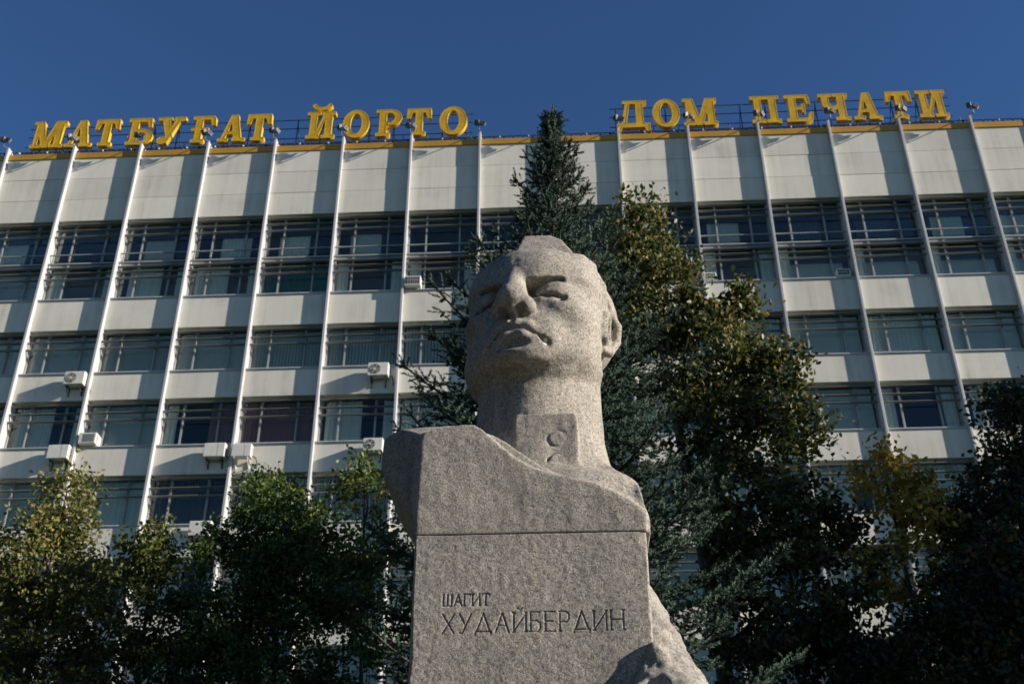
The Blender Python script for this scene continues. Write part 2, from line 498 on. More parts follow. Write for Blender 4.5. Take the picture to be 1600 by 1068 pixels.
# sun louvres: bracket part per window with its slats
def bracket_mesh(offs, h):
    m = MB()
    m.box(-BAY/2 + MU[0] * BAY, -BAY/2 + MU[1] * BAY, 0.125, .145, h - min(offs) + .03, h - min(offs) + .045)
    for u in MU:
        x = -BAY/2 + u * BAY
        m.box(x - .02, x + .02, .121, .15, h - max(offs) - .05, h - min(offs) + .05)
        for o in offs:
            m.box(x - .016, x + .016, .151, REC - .101, h - o - .012, h - o + .012)
    return m.mesh('sun_louver', M['slat'])
T = Matrix.Rotation(R(-14), 4, 'X')
slat_me = MB().cbox(-pw/2 + .006, pw/2 - .006, -.055, .055, -.012, .012, .004, T).mesh('slat', M['slat'])
OFF_T = ([0.17, 0.48, 0.80], [2.42, 2.68, 2.98])
OFF = [0.17, 0.52, 0.84]
br_t = [bracket_mesh(o, 4.0) for o in OFF_T]
br = bracket_mesh(OFF, 1.965)
bar_me = MB().cbox(-pw/2 + .004, pw/2 - .004, 0.02, .10, -.038, .038, .006).mesh('transom', M['frame'])
thin_me = MB().cbox(-pw/2 + .004, pw/2 - .004, 0.03, .09, -.022, .022, .006).mesh('transom', M['frame'])
lo = MB()
for i in range(J0, J1):
    xc = fx(i) + BAY / 2
    for f in range(5):
        if I0 <= i < I1:
            groups = list(zip(br_t, OFF_T, (4.0, 4.0))) if f == 0 else [(br, OFF, 1.965)]
            for me, offs, h in groups:
                lv = obj('sun_louver', me, bld, (xc, 0, SILLS[f]))
                for o in offs:
                    s = obj('slat', slat_me, lv, (0, .065, h - o))
                    s.rotation_euler = (R(rnd.uniform(-2, 2)), R(rnd.uniform(-.12, .12)), 0)
            if f == 0:
                obj('transom', bar_me, bld, (xc, 0, HEADS[0] - 2.2))
                obj('transom', thin_me, bld, (xc, 0, HEADS[0] - 1.74))
        else:
            for o in (list(OFF_T[0]) + list(OFF_T[1]) if f == 0 else OFF):
                z = HEADS[f] - o
                lo.box(-pw/2 + xc, pw/2 + xc, -.02, .10, z - .012, z + .012)
tag(lo.build('slats', M['slat'], bld), kind='stuff')

# rooms behind the glass, roof, side and back walls
XA, XB = fx(J0) - .2, fx(J1) + .2
m = MB()
m.box(XA + .3, XB - .3, 4.2, 4.3, 0, ROOF - .3)
for f in range(9):
    top = SILLS[f - 1] - .7 if f else ROOF - .3
    m.box(XA + .3, XB - .3, REC + .06, 4.19, top - .3 if f else HEADS[0] + .25, top if f else ROOF - .3)
    if f: m.box(XA + .3, XB - .3, REC + .06, .62, HEADS[f] + .02, SILLS[f - 1] - .12)
m.box(XA + .3, XB - .3, REC + .06, .62, HEADS[0] + .02, ROOF - .31)
for i in range(J0, J1, 2):
    m.box(fx(i) - .06, fx(i) + .06, .63, 4.19, 0, HEADS[0])
m.build('interior', M['inside'], bld)
m = MB()
m.box(XA - .3, XA + .05, -.02, 15, 0, ROOF); m.box(XB - .05, XB + .3, -.02, 15, 0, ROOF)
m.box(XA + .06, XB - .06, 14.7, 15, 0, ROOF)
m.build('outer_wall', M['wall'], bld)
MB().box(XA - .3, XB + .3, .30, 15.05, ROOF + .002, ROOF + .2).build('roof', M['roof'], bld)

# yellow parapet band, one length per bay, and the dark string of roof-edge bulbs
band_me = MB().cbox(-BAY/2 + .004, BAY/2 - .004, -.045, .28, 0.003, .30, .01).mesh('parapet_band', M['yellow_band'])
for i in range(J0, J1):
    obj('parapet_band', band_me, bld, (fx(i) + BAY/2, rnd.uniform(-.004, .004), ROOF))
m = MB()
m.tube([(XA, .05, ROOF + .50), (XB, .05, ROOF + .50)], .022, 5)
x = XA
while x < XB:
    m.box(x - .012, x + .012, .04, .06, ROOF + .30, ROOF + .49)
    m.box(x + .17, x + .25, .0, .07, ROOF + .40, ROOF + .485)
    x += .42
tag(m.build('bulb_string', M['dark_metal'], bld), kind='stuff')
m = MB(); x = XA
while x < XB:
    m.box(x + .02, x + .07, -.01, .04, ROOF + .40, ROOF + .47); x += 1.26
tag(m.build('bulbs', M['lamp_glass'], bld), kind='stuff')
# ------------------------------------------------------------------ glyph outlines (2-D)
def poly_sd(P, polys):
    """even-odd signed distance of points P (n,2) to closed polygons"""
    d = np.full(len(P), 1e9); inside = np.zeros(len(P), bool)
    for q in polys:
        q = np.asarray(q, float)
        a = q; b = np.roll(q, -1, 0)
        for (ax, ay), (bx, by) in zip(a, b):
            ex, ey = bx - ax, by - ay
            wx, wy = P[:, 0] - ax, P[:, 1] - ay
            t = np.clip((wx * ex + wy * ey) / (ex * ex + ey * ey + 1e-12), 0, 1)
            d = np.minimum(d, (wx - ex * t) ** 2 + (wy - ey * t) ** 2)
            if ay != by:
                c = (ay > P[:, 1]) != (by > P[:, 1])
                inside ^= c & (P[:, 0] < ex * (P[:, 1] - ay) / ey + ax)
    d = np.sqrt(d)
    return np.where(inside, -d, d)

def contours(G, x, y, level=0.0):
    """closed outlines of G < level on a regular grid (marching squares)"""
    H = G - level
    H = np.where(np.abs(H) < 1e-9, 1e-9, H)
    ny, nx = H.shape
    nxt = {}; pos = {}
    def pt(k):
        if k in pos: return k
        o, j, i = k
        if o == 0:
            t = H[j, i] / (H[j, i] - H[j, i+1]); pos[k] = (x[i] + t * (x[i+1] - x[i]), y[j])
        else:
            t = H[j, i] / (H[j, i] - H[j+1, i]); pos[k] = (x[i], y[j] + t * (y[j+1] - y[j]))
        return k
    ins = H < 0
    for j in range(ny - 1):
        row = ins[j, :-1].astype(int) + 2 * ins[j, 1:] + 4 * ins[j+1, 1:] + 8 * ins[j+1, :-1]
        for i in np.nonzero((row > 0) & (row < 15))[0]:
            c = int(row[i])
            B, Rr, T_, L = (0, j, i), (1, j, i+1), (0, j+1, i), (1, j, i)
            segs = {1: [(L, B)], 2: [(B, Rr)], 3: [(L, Rr)], 4: [(Rr, T_)], 5: [(L, B), (Rr, T_)], 6: [(B, T_)], 7: [(L, T_)],
                    8: [(T_, L)], 9: [(T_, B)], 10: [(T_, L), (B, Rr)], 11: [(T_, Rr)], 12: [(Rr, L)], 13: [(Rr, B)], 14: [(B, L)]}[c]
            for a, b in segs:
                nxt[pt(a)] = pt(b)
    loops = []
    while nxt:
        s, c = next(iter(nxt.items())); loop = [pos[s]]; del nxt[s]
        while c in nxt:
            loop.append(pos[c]); n = nxt.pop(c); c = n
        if len(loop) > 6: loops.append(loop)
    return loops

def simplify(loop, eps):
    P = np.array(loop)
    k = int(np.argmax(((P - P[0]) ** 2).sum(1)))
    def dp(a, b):
        if b <= a + 1: return []
        d = P[b] - P[a]; L = np.hypot(*d) + 1e-12
        q = np.abs(d[0] * (P[a+1:b, 1] - P[a, 1]) - d[1] * (P[a+1:b, 0] - P[a, 0])) / L
        m = int(np.argmax(q))
        if q[m] < eps: return []
        m += a + 1
        return dp(a, m) + [m] + dp(m, b)
    P = np.vstack([P, P[:1]])
    idx = [0] + dp(0, k) + [k] + dp(k, len(P) - 1)
    return [tuple(P[i]) for i in idx]

def rc(x0, x1, y0, y1): return [(x0, y0), (x1, y0), (x1, y1), (x0, y1)]
def pg(a0, a1, b0, b1, y0=0., y1=1.): return [(a0, y0), (a1, y0), (b1, y1), (b0, y1)]
def el(cx, cy, rx, ry, t0=0, t1=360, n=28):
    return [(cx + rx * math.cos(R(t0 + (t1 - t0) * k / n)), cy + ry * math.sin(R(t0 + (t1 - t0) * k / n))) for k in range(n + (t1 - t0 < 360))]
S = 0.12                                     # slab thickness
def glyph_ops(ch):
    P, D = '+', '-'
    if ch == 'О': return [(P, el(.39, .5, .40, .53)), (D, el(.39, .5, .17, .385))]
    if ch == 'М': return [(P, rc(.08, .21, 0, 1)), (P, rc(.70, .92, 0, 1)), (P, rc(0, .34, 0, S)), (P, rc(.58, 1.0, 0, S)),
                          (P, pg(.36, .54, .05, .30)), (P, pg(.36, .54, .66, .88)), (P, rc(0, .28, 1 - S, 1)), (P, rc(.70, 1.0, 1 - S, 1))]
    if ch == 'А': return [(P, pg(.07, .20, .34, .46)), (P, pg(.50, .74, .33, .56)), (P, rc(.18, .58, .27, .38)), (P, rc(0, .33, 0, S)), (P, rc(.44, .84, 0, S))]
    if ch == 'Т': return [(P, rc(.26, .49, 0, 1)), (P, rc(.16, .59, 0, S)), (P, rc(.0, .75, .84, 1)), (P, pg(-.02, .10, .0, .19, .62, .9)), (P, pg(.65, .77, .56, .75, .62, .9))]
    if ch == 'Б': return [(P, rc(.10, .32, 0, 1)), (P, rc(0, .40, 0, S)), (P, rc(0, .70, 1 - .14, 1)), (P, pg(.62, .73, .55, .70, .66, .95)),
                          (P, el(.42, .29, .38, .30)), (D, el(.42, .29, .18, .17)), (D, rc(.06, .32, .12, .5)), (P, rc(.10, .32, 0, 1)), (P, rc(0, .42, 0, S))]
    if ch == 'У': return [(P, pg(.30, .50, .10, .34, .28, 1)), (P, pg(.20, .36, .58, .74, .02, 1)), (P, rc(0, .42, 1 - S, 1)), (P, rc(.50, .84, 1 - S, 1)),
                          (P, el(.20, .12, .15, .14))]
    if ch == 'Ғ': return [(P, rc(.10, .32, 0, 1)), (P, rc(0, .42, 0, S)), (P, rc(0, .66, 1 - .14, 1)), (P, pg(.60, .74, .52, .70, .64, .95)), (P, rc(-.02, .52, .44, .55))]
    if ch in 'ЙИ':
        o = [(P, rc(.10, .31, 0, 1)), (P, rc(.56, .77, 0, 1)), (P, rc(0, .41, 0, S)), (P, rc(.46, .87, 0, S)), (P, rc(0, .41, 1 - S, 1)), (P, rc(.46, .87, 1 - S, 1)),
             (P, pg(.25, .38, .50, .63, .1, .9))]
        if ch == 'Й':
            o += [(P, el(.43, 1.24, .28, .17, 180, 360)), (D, el(.43, 1.27, .16, .09, 180, 360)), (P, el(.20, 1.24, .075, .075)), (P, el(.66, 1.24, .075, .075))]
        return o
    if ch == 'Р': return [(P, el(.42, .69, .36, .31)), (D, el(.42, .70, .15, .17)), (D, rc(-.2, .32, .3, .92)), (P, rc(.10, .32, 0, 1)), (P, rc(0, .43, 0, S)), (P, rc(0, .43, 1 - S, 1))]
    if ch == 'Д': return [(P, pg(.14, .28, .30, .43, .1, 1)), (P, rc(.58, .80, .1, 1)), (P, rc(.20, .90, 1 - S, 1)), (P, rc(.0, .98, .0, .15)), (P, pg(-.02, .10, .02, .2, -.19, .1)), (P, pg(.88, 1.0, .78, .96, -.19, .1))]
    if ch == 'П': return [(P, rc(.10, .32, 0, 1)), (P, rc(.54, .76, 0, 1)), (P, rc(0, .42, 0, S)), (P, rc(.44, .86, 0, S)), (P, rc(0, .86, 1 - .13, 1))]
    if ch == 'Е': return [(P, rc(.10, .32, 0, 1)), (P, rc(0, .70, 0, .13)), (P, rc(0, .68, 1 - .13, 1)), (P, rc(.30, .50, .45, .55)), (P, rc(.46, .56, .34, .66)),
                          (P, pg(.62, .72, .54, .70, .66, .95)), (P, pg(.58, .74, .66, .78, .05, .34))]
    if ch == 'Ч': return [(P, rc(.52, .74, 0, 1)), (P, rc(.42, .84, 0, S)), (P, rc(.42, .84, 1 - S, 1)), (P, rc(0, .40, 1 - S, 1)), (P, rc(.09, .30, .62, 1)),
                          (P, el(.35, .63, .26, .23, 180, 360)), (P, rc(.35, .6, .40, .52)), (D, el(.42, .66, .12, .12)), (D, rc(.30, .52, .66, .88)), (P, rc(.52, .74, 0, 1)), (P, rc(.42, .84, 1 - S, 1))]
    return []

def glyph_field(ops, x, y):
    X, Y = np.meshgrid(x, y)
    P = np.stack([X.ravel(), Y.ravel()], 1)
    d = np.full(len(P), 1e3)
    for s, q in ops:
        e = poly_sd(P, [q])
        d = np.minimum(d, e) if s == '+' else np.maximum(d, -e)
    return d.reshape(X.shape), P

glyph_cache = {}
def glyph_loops(ch, inset=0.0):
    if (ch, inset) not in glyph_cache:
        x = np.arange(-.08, 1.12, .0125); y = np.arange(-.26, 1.46, .0125)
        d, P = glyph_field(glyph_ops(ch), x, y)
        base = [simplify(l, .004) for l in contours(d, x, y)]
        glyph_cache[(ch, 0.0)] = base
        if inset:
            d2 = poly_sd(P, base).reshape(d.shape)
            glyph_cache[(ch, inset)] = [simplify(l, .004) for l in contours(d2, x, y, -inset)]
    return glyph_cache[(ch, inset)]

def solid_from_loops(name, loops, scale, depth, mat):
    cu = bpy.data.curves.new(name, 'CURVE'); cu.dimensions = '2D'; cu.fill_mode = 'BOTH'
    cu.extrude = depth / 2
    for l in loops:
        sp = cu.splines.new('POLY'); sp.points.add(len(l) - 1)
        for p, (a, b) in zip(sp.points, l): p.co = (a * scale[0], b * scale[1], 0, 1)
        sp.use_cyclic_u = True
    o = bpy.data.objects.new(name, cu); COL.objects.link(o)
    bpy.context.view_layer.update()
    dg = bpy.context.evaluated_depsgraph_get()
    me = bpy.data.meshes.new_from_object(o.evaluated_get(dg))
    bpy.data.objects.remove(o); bpy.data.curves.remove(cu)
    me.name = name; me.materials.clear(); me.materials.append(mat)
    # stand the letter up: curve xy -> world xz, front towards -y
    co = np.empty(len(me.vertices) * 3, np.float32); me.vertices.foreach_get('co', co); co = co.reshape(-1, 3)
    co = np.stack([co[:, 0], -co[:, 2], co[:, 1]], 1)
    me.vertices.foreach_set('co', co.ravel()); me.update()
    return me

SIGN_Y, SIGN_Z, CAP = FY + .55, 35.43, 1.56
def sign(name, label, letters, x0, x1):
    root = empty(name, ((x0 + x1) / 2, SIGN_Y, ROOF + .2))
    tag(root, label, 'sign', 'rooftop letter signs')
    ox = (x0 + x1) / 2; oz = ROOF + .2
    done = {}
    for ch, xl, w in letters:
        if ch not in done:
            loops = glyph_loops(ch); xs = [p[0] for l in loops for p in l]
            done[ch] = (min(xs), max(xs))
        a, b = done[ch]
        sx = w / (b - a)
        key = (ch, round(w, 2))
        if key not in done:
            inner = glyph_loops(ch, .026)
            done[key] = (solid_from_loops('letter', glyph_loops(ch) + inner, (sx, CAP), .22, M['letter_rim']),
                         solid_from_loops('letter_face', inner, (sx, CAP), .05, M['letter']))
        L = obj('letter', done[key][0], root, (xl - a * sx - ox, 0, SIGN_Z - oz))
        obj('letter_face', done[key][1], L, (0, -.078, 0))
    # carrying frame behind the letters
    yb = .19
    for z in (35.36, 35.72, 36.30, 36.80):
        MB().tube([(x0 - .2 - ox, yb, z - oz), (x1 + .2 - ox, yb, z - oz)], .020, 6).build('rail', M['dark_metal'], root)
    n = int((x1 - x0) / 1.1)
    for k in range(n + 1):
        x = x0 + .1 + (x1 - x0 - .2) * k / n - ox
        pst = MB(); pst.tube([(x, yb + .06, 0), (x, yb + .06, 36.85 - oz)], .025, 6)
        pst.tube([(x, yb + .06, 36.7 - oz), (x, yb + 1.5, 0)], .02, 6)
        pst.tube([(x + .5, yb - .19, .0), (x + .5, yb - .19, SIGN_Z - oz + .05)], .02, 6)
        pst.tube([(x + .5, yb - .19, .32), (x, yb + .06, .32)], .015, 5)
        pst.build('post', M['dark_metal'], root)
    return root
sign('rooftop_sign', 'yellow rooftop letters МАТБУҒАТ ЙОРТО on the left of the roof',
     [('М', -23.79, 1.51), ('А', -22.2, 1.26), ('Т', -20.93, 1.15), ('Б', -19.40, 1.22), ('У', -18.05, 1.27), ('Ғ', -16.46, 1.12), ('А', -15.2, 1.26), ('Т', -13.95, 1.15),
      ('Й', -11.2, 1.3), ('О', -9.56, 1.21), ('Р', -8.06, 1.18), ('Т', -6.68, 1.13), ('О', -5.2, 1.24)], -23.9, -3.9)
sign('rooftop_sign', 'yellow rooftop letters ДОМ ПЕЧАТИ on the right of the roof',
     [('Д', 2.66, 1.54), ('О', 4.3, 1.21), ('М', 5.66, 1.50), ('П', 8.64, 1.28), ('Е', 10.15, 1.2), ('Ч', 11.64, 1.29), ('А', 13.07, 1.23), ('Т', 14.55, 1.14), ('И', 15.90, 1.27)], 2.6, 17.2)

# ------------------------------------------------------------------ floodlights on the fin tops
def head_meshes():
    m = MB()
    m.cbox(-.10, .10, -.045, .045, -.125, .125, .015)
    for k in range(5): m.box(-.08 + .04 * k - .006, -.08 + .04 * k + .006, .046, .07, -.11, .11)
    body = m.mesh('lamp_housing', M['lamp_metal'])
    return body, MB().box(-.085, .085, -.052, -.046, -.11, .11).mesh('lens', M['lamp_glass'])
hb, hl = head_meshes()
stand_me = MB().tube([(0, 0, 0), (0, 0, .28)], .028, 6).tube([(-.16, 0, .26), (.20, 0, .26)], .02, 6).tube([(0, 0, .02), (0, .45, .295)], .022, 6).tube([(0, .45, .285), (0, .49, .295)], .03, 6).mesh('bracket', M['lamp_metal'])
WHERE = ['at the extreme left of the roof, left of the first sign letter', 'before the second letter of the left sign', 'before the fourth letter of the left sign', 'before the sixth letter of the left sign',
         'in the gap between the two words of the left sign', 'just left of the first round O of the left sign', 'between the P-shaped and T-shaped letters of the left sign', 'just right of the last letter of the left sign',
         'close beside the tip of the spruce', 'before the first letter of the right sign', 'before the third letter of the right sign', 'before the fourth letter of the right sign',
         'before the sixth letter of the right sign', 'before the T-shaped letter of the right sign', 'clear against the sky right of the right sign']
for i in range(0, 15):
    root = empty('floodlight', (fx(i), FY - .60, 34.64), R(0))
    tag(root, 'twin floodlight ' + WHERE[i], 'floodlight', 'floodlights along the roof edge')
    obj('bracket', stand_me, root)
    for sx, ry, rz in ((-.11, -8, 160), (.15, 62, 190)):
        e = obj('lamp_housing', hb, root, (sx, 0, .44 if sx < 0 else .36), (R(rnd.uniform(-25, -5)), R(ry + rnd.uniform(-8, 8)), R(rz + rnd.uniform(-25, 25))))
        obj('lens', hl, e)

# ------------------------------------------------------------------ air conditioners
def ac_split(name, label, loc, fan, big=1.0, brace=False):
    root = empty(name, loc); tag(root, label, 'air conditioner', 'air conditioners on the facade')
    w, h, d = .80 * big, .56 * big, .30
    MB().cbox(-w/2, w/2, -d, 0, 0, h, .025).build('casing', M['ac'], root, (0, 0, 0))
    if fan:
        f = MB().ring((-.12 * big, h * .5), .05, .22 * big, -d - .004, -d + .001, 24).build('fan_grille', M['ac_dark'], root)
        m = MB()
        for k in range(3): m.ring((-.12 * big, h * .5), (.07 + .06 * k) * big, (.078 + .06 * k) * big, -d - .014, -d - .006, 24)
        for k in range(6):
            T2 = Matrix.Translation((-.12 * big, 0, h * .5)) @ Matrix.Rotation(R(60 * k), 4, 'Y')
            m.box(.03, .21 * big, -d - .014, -d - .006, -.006, .006, T2)
        m.build('fan_guard', M['ac'], f)
        MB().ring((-.12 * big, h * .5), 0.001, .045, -d - .016, -d - .002, 16).build('fan_hub', M['ac'], f)
    else:
        MB().box(.12 * big, .126 * big, -d - .003, -d + .001, .02, h - .02).build('seam', M['ac_dark'], root)
        m = MB()
        for k in range(8): m.box(w/2 - .001, w/2 + .004, -d + .04, -.04, .07 + k * .05, .085 + k * .05)
        m.build('side_louver', M['ac_dark'], root)
    for s in (-1, 1):
        b = MB(); x = s * w * .33
        b.box(x - .02, x + .02, -d, .109, -.045, -.005); b.box(x - .02, x + .02, .07, .109, -.34, -.046)
        b.tube([(x, -d + .03, -.04), (x, .08, -.33)], .014, 5)
        b.build('bracket', M['ac'] if brace else M['dark_metal'], root)
    MB().tube([(w/2 - .02, -.08, .1), (w/2 + .12, -.04, .05), (w/2 + .15, .05, -.05), (w/2 + .16, .13, -.25)], .022, 6).build('hose', M['dark_metal'], root)
    return root
def ac_window(name, label, loc, grille, w=.66, h=.44, d=.50):
    root = empty(name, loc); tag(root, label, 'air conditioner', 'air conditioners on the facade')
    MB().cbox(-w/2, w/2, -d, .0, 0, h, .02).build('casing', M['ac'], root)
    if grille:
        g_ = MB().box(-w/2 + .05, w/2 - .05, -d - .006, -d + .002, .07, h - .05).build('grille', M['ac_dark'], root)
        m = MB()
        for k in range(1, 6): m.box(-w/2 + .05 + k * (w - .1) / 6 - .006, -w/2 + .05 + k * (w - .1) / 6 + .006, -d - .014, -d - .007, .07, h - .05)
        m.box(-w/2 + .05, w/2 - .05, -d - .022, -d - .015, h * .52 - .006, h * .52 + .006)
        m.build('grille_bar', M['ac'], g_)
    else:
        m = MB()
        for k in range(5): m.box(w/2 - .001, w/2 + .004, -d + .05, -d + .22, .08 + .06 * k, .105 + .06 * k)
        m.build('side_louver', M['ac_dark'], root)
        MB().box(-w/2 + .16, w/2 - .06, -d - .005, -d + .001, .06, h - .06).build('grille', M['slat'], root)
    return root
ay = FY - .11
ac_split('air_conditioner', 'air conditioner with dark round fan, highest one at the left side', (-18.82, ay, 22.68), True)
ac_split('air_conditioner', 'plain boxy air conditioner just above the top of the leftmost tree', (-18.80, ay, 19.54), False)
ac_window('window_air_conditioner', 'small window air conditioner on a sill beside the boxy one above the leftmost tree', (-17.85, FY + .22, 20.20), False)
ac_split('air_conditioner', 'left one of two plain air conditioners either side of a fin', (-12.90, ay, 19.47), False)
ac_split('air_conditioner', 'right one of two plain air conditioners either side of a fin, on pale angled brackets', (-11.88, ay, 19.45), False, .92, True)
ac_split('air_conditioner', 'white air conditioner with pale round fan, left of the statue head', (-7.02, ay, 22.73), True)
ac_split('air_conditioner', 'white air conditioner with round fan just above the stone shoulder', (-7.02, ay, 19.57), True, .92)
ac_window('window_air_conditioner', 'window air conditioner with barred grille on top storey, left of the statue head', (-5.90, FY + .22, 26.90), True)
ac_split('air_conditioner', 'shaded air conditioner low on the wall between the two left trees', (-13.00, ay, 16.40), False)
ac_window('window_air_conditioner', 'dark fronted window air conditioner on top storey, far right of the statue', (11.22, FY + .26, 26.88), True, .54, .36, .32)
ac_window('window_air_conditioner', 'window air conditioner on top storey half hidden by the tree right of the spruce', (5.95, FY + .26, 26.88), True, .54, .36, .32)
# ------------------------------------------------------------------ monument: carved granite bust
def surface_nets(D, org, h):
    nx, ny, nz = D.shape
    ins = D < 0
    cnt = np.zeros((nx-1, ny-1, nz-1), np.int8)
    for dx in (0, 1):
        for dy in (0, 1):
            for dz in (0, 1):
                cnt += ins[dx:nx-1+dx, dy:ny-1+dy, dz:nz-1+dz]
    cells = np.argwhere((cnt > 0) & (cnt < 8))
    idx = np.full((nx-1, ny-1, nz-1), -1, np.int32)
    idx[tuple(cells.T)] = np.arange(len(cells))
    acc = np.zeros((len(cells), 3)); num = np.zeros(len(cells))
    for ax in range(3):
        o1, o2 = [a for a in range(3) if a != ax]
        for u in (0, 1):
            for v in (0, 1):
                c0 = cells.copy(); c0[:, o1] += u; c0[:, o2] += v
                c1 = c0.copy(); c1[:, ax] += 1
                d0 = D[tuple(c0.T)]; d1 = D[tuple(c1.T)]
                m = (d0 < 0) != (d1 < 0)
                t = d0[m] / (d0[m] - d1[m])
                p = c0[m].astype(float); p[:, ax] += t
                acc[m] += p; num[m] += 1
    V = acc / num[:, None] * h + np.asarray(org)
    quads = []
    for ax in range(3):
        o1, o2 = [(1, 2), (2, 0), (0, 1)][ax]
        sl0 = [slice(None)] * 3; sl1 = [slice(None)] * 3
        sl0[ax] = slice(0, -1); sl1[ax] = slice(1, None)
        a, b = ins[tuple(sl0)], ins[tuple(sl1)]
        e = np.argwhere(a != b)
        ok = (e[:, o1] > 0) & (e[:, o2] > 0) & (e[:, o1] < D.shape[o1] - 1) & (e[:, o2] < D.shape[o2] - 1)
        e = e[ok]; flip = ~a[tuple(e.T)]
        q = []
        for u, v in ((-1, -1), (0, -1), (0, 0), (-1, 0)):
            c = e.copy(); c[:, o1] += u; c[:, o2] += v
            q.append(idx[tuple(c.T)])
        q = np.stack(q, 1); q[flip] = q[flip][:, ::-1]
        quads.append(q)
    return V, np.vstack(quads)

_lat = np.random.RandomState(5).rand(48, 48, 48).astype(np.float32)
def vnoise(P, scale, oct=3):
    out = np.zeros(len(P)); amp = 1.0; tot = 0
    for k in range(oct):
        q = np.asarray(P) * scale * 2 ** k + 17.3 * k
        i = np.floor(q).astype(int); f = q - i; f = f * f * (3 - 2 * f)
        v = 0
        for dx in (0, 1):
            for dy in (0, 1):
                for dz in (0, 1):
                    w = (f[:, 0] if dx else 1 - f[:, 0]) * (f[:, 1] if dy else 1 - f[:, 1]) * (f[:, 2] if dz else 1 - f[:, 2])
                    v = v + w * _lat[(i[:, 0] + dx) % 48, (i[:, 1] + dy) % 48, (i[:, 2] + dz) % 48]
        out += amp * (v - .5) * 2; tot += amp; amp *= .5
    return out / tot

class Vol:
    def __init__(s, lo, hi, h):
        s.lo = np.array(lo, np.float32); s.h = h
        n = np.ceil((np.array(hi) - s.lo) / h).astype(int) + 1
        s.ax = [s.lo[k] + h * np.arange(n[k], dtype=np.float32) for k in range(3)]
        s.D = np.full(tuple(n), 0.5, np.float32)
        s.frame(np.zeros(3), np.eye(3))
    def frame(s, org, rows):
        """local frame: local = rows @ (world - org)"""
        s.o = np.asarray(org, np.float32); s.Rm = np.asarray(rows, np.float32)
    def region(s, c, rad):
        w = np.linalg.inv(s.Rm) @ np.asarray(c, np.float32) + s.o
        sl = []
        for k in range(3):
            a = int(np.clip(np.floor((w[k] - rad - s.lo[k]) / s.h), 0, len(s.ax[k]) - 1))
            b = int(np.clip(np.ceil((w[k] + rad - s.lo[k]) / s.h) + 1, a + 1, len(s.ax[k])))
            sl.append(slice(a, b))
        g = np.meshgrid(*[s.ax[k][sl[k]] for k in range(3)], indexing='ij', sparse=True)
        d = [g[k] - s.o[k] for k in range(3)]
        L = [s.Rm[r, 0] * d[0] + s.Rm[r, 1] * d[1] + s.Rm[r, 2] * d[2] for r in range(3)]
        return tuple(sl), L
    def merge(s, sl, d, k, op):
        A = s.D[sl]
        if op == '-': A, d = -A, -(-d)
        if op == '&':
            A = -A; d = -d
        k = max(k, 1e-4)
        h_ = np.clip(.5 + .5 * (d - A) / k, 0, 1)
        r = d + (A - d) * h_ - k * h_ * (1 - h_)
        s.D[sl] = r if op == '+' else -r
    def ell(s, c, r, k=.02, op='+', rot=None):
        sl, L = s.region(c, max(r) + max(k, .03) + .25)
        p = [L[i] - c[i] for i in range(3)]
        if rot is not None:
            Q = np.array(Euler(tuple(R(a) for a in rot)).to_matrix().transposed())
            p = [Q[i, 0] * p[0] + Q[i, 1] * p[1] + Q[i, 2] * p[2] for i in range(3)]
        k0 = np.sqrt(sum((p[i] / r[i]) ** 2 for i in range(3))) + 1e-6
        k1 = np.sqrt(sum((p[i] / r[i] ** 2) ** 2 for i in range(3))) + 1e-6
        s.merge(sl, (k0 * (k0 - 1) / k1).astype(np.float32), k, op)
    def cap(s, a, b, r0, r1=None, k=.02, op='+'):
        r1 = r0 if r1 is None else r1
        a = np.array(a, float); b = np.array(b, float)
        sl, L = s.region((a + b) / 2, np.linalg.norm(b - a) / 2 + max(r0, r1) + max(k, .03) + .1)
        e = b - a; p = [L[i] - a[i] for i in range(3)]
        t = np.clip(sum(p[i] * e[i] for i in range(3)) / (e @ e), 0, 1)
        d = np.sqrt(sum((p[i] - t * e[i]) ** 2 for i in range(3))) - (r0 + (r1 - r0) * t)
        s.merge(sl, d.astype(np.float32), k, op)
    def planes(s, c, rad, pl, k=.02, op='+', rk=.015):
        """convex solid from planes (normal, point)"""
        sl, L = s.region(c, rad)
        d = None
        for n, p in pl:
            n = np.array(n, float); n /= np.linalg.norm(n)
            e = sum((L[i] - p[i]) * n[i] for i in range(3)).astype(np.float32)
            if d is None: d = e + np.zeros([max(q) for q in zip(*[l.shape for l in L])], np.float32)
            else:
                h_ = np.clip(.5 + .5 * (d - e) / rk, 0, 1)
                d = e + (d - e) * h_ + rk * h_ * (1 - h_)
        s.merge(sl, d, k, op)
    def chain(s, pts, rads, k=.02, op='+'):
        for i in range(len(pts) - 1):
            s.cap(pts[i], pts[i+1], rads[i], rads[i+1], k, op)

PY = 5.5                                     # front plane of the pedestal
HC = np.array([-0.136, 6.05, 4.79])          # head axis at chin level
PSI, TILT = R(15.5), R(2.0)
f_ = np.array([-math.sin(PSI), -math.cos(PSI), 0.]); s_ = np.array([math.cos(PSI), -math.sin(PSI), 0.]); z_ = np.array([0, 0, 1.])
f2 = f_ * math.cos(TILT) + z_ * math.sin(TILT); z2 = z_ * math.cos(TILT) - f_ * math.sin(TILT)

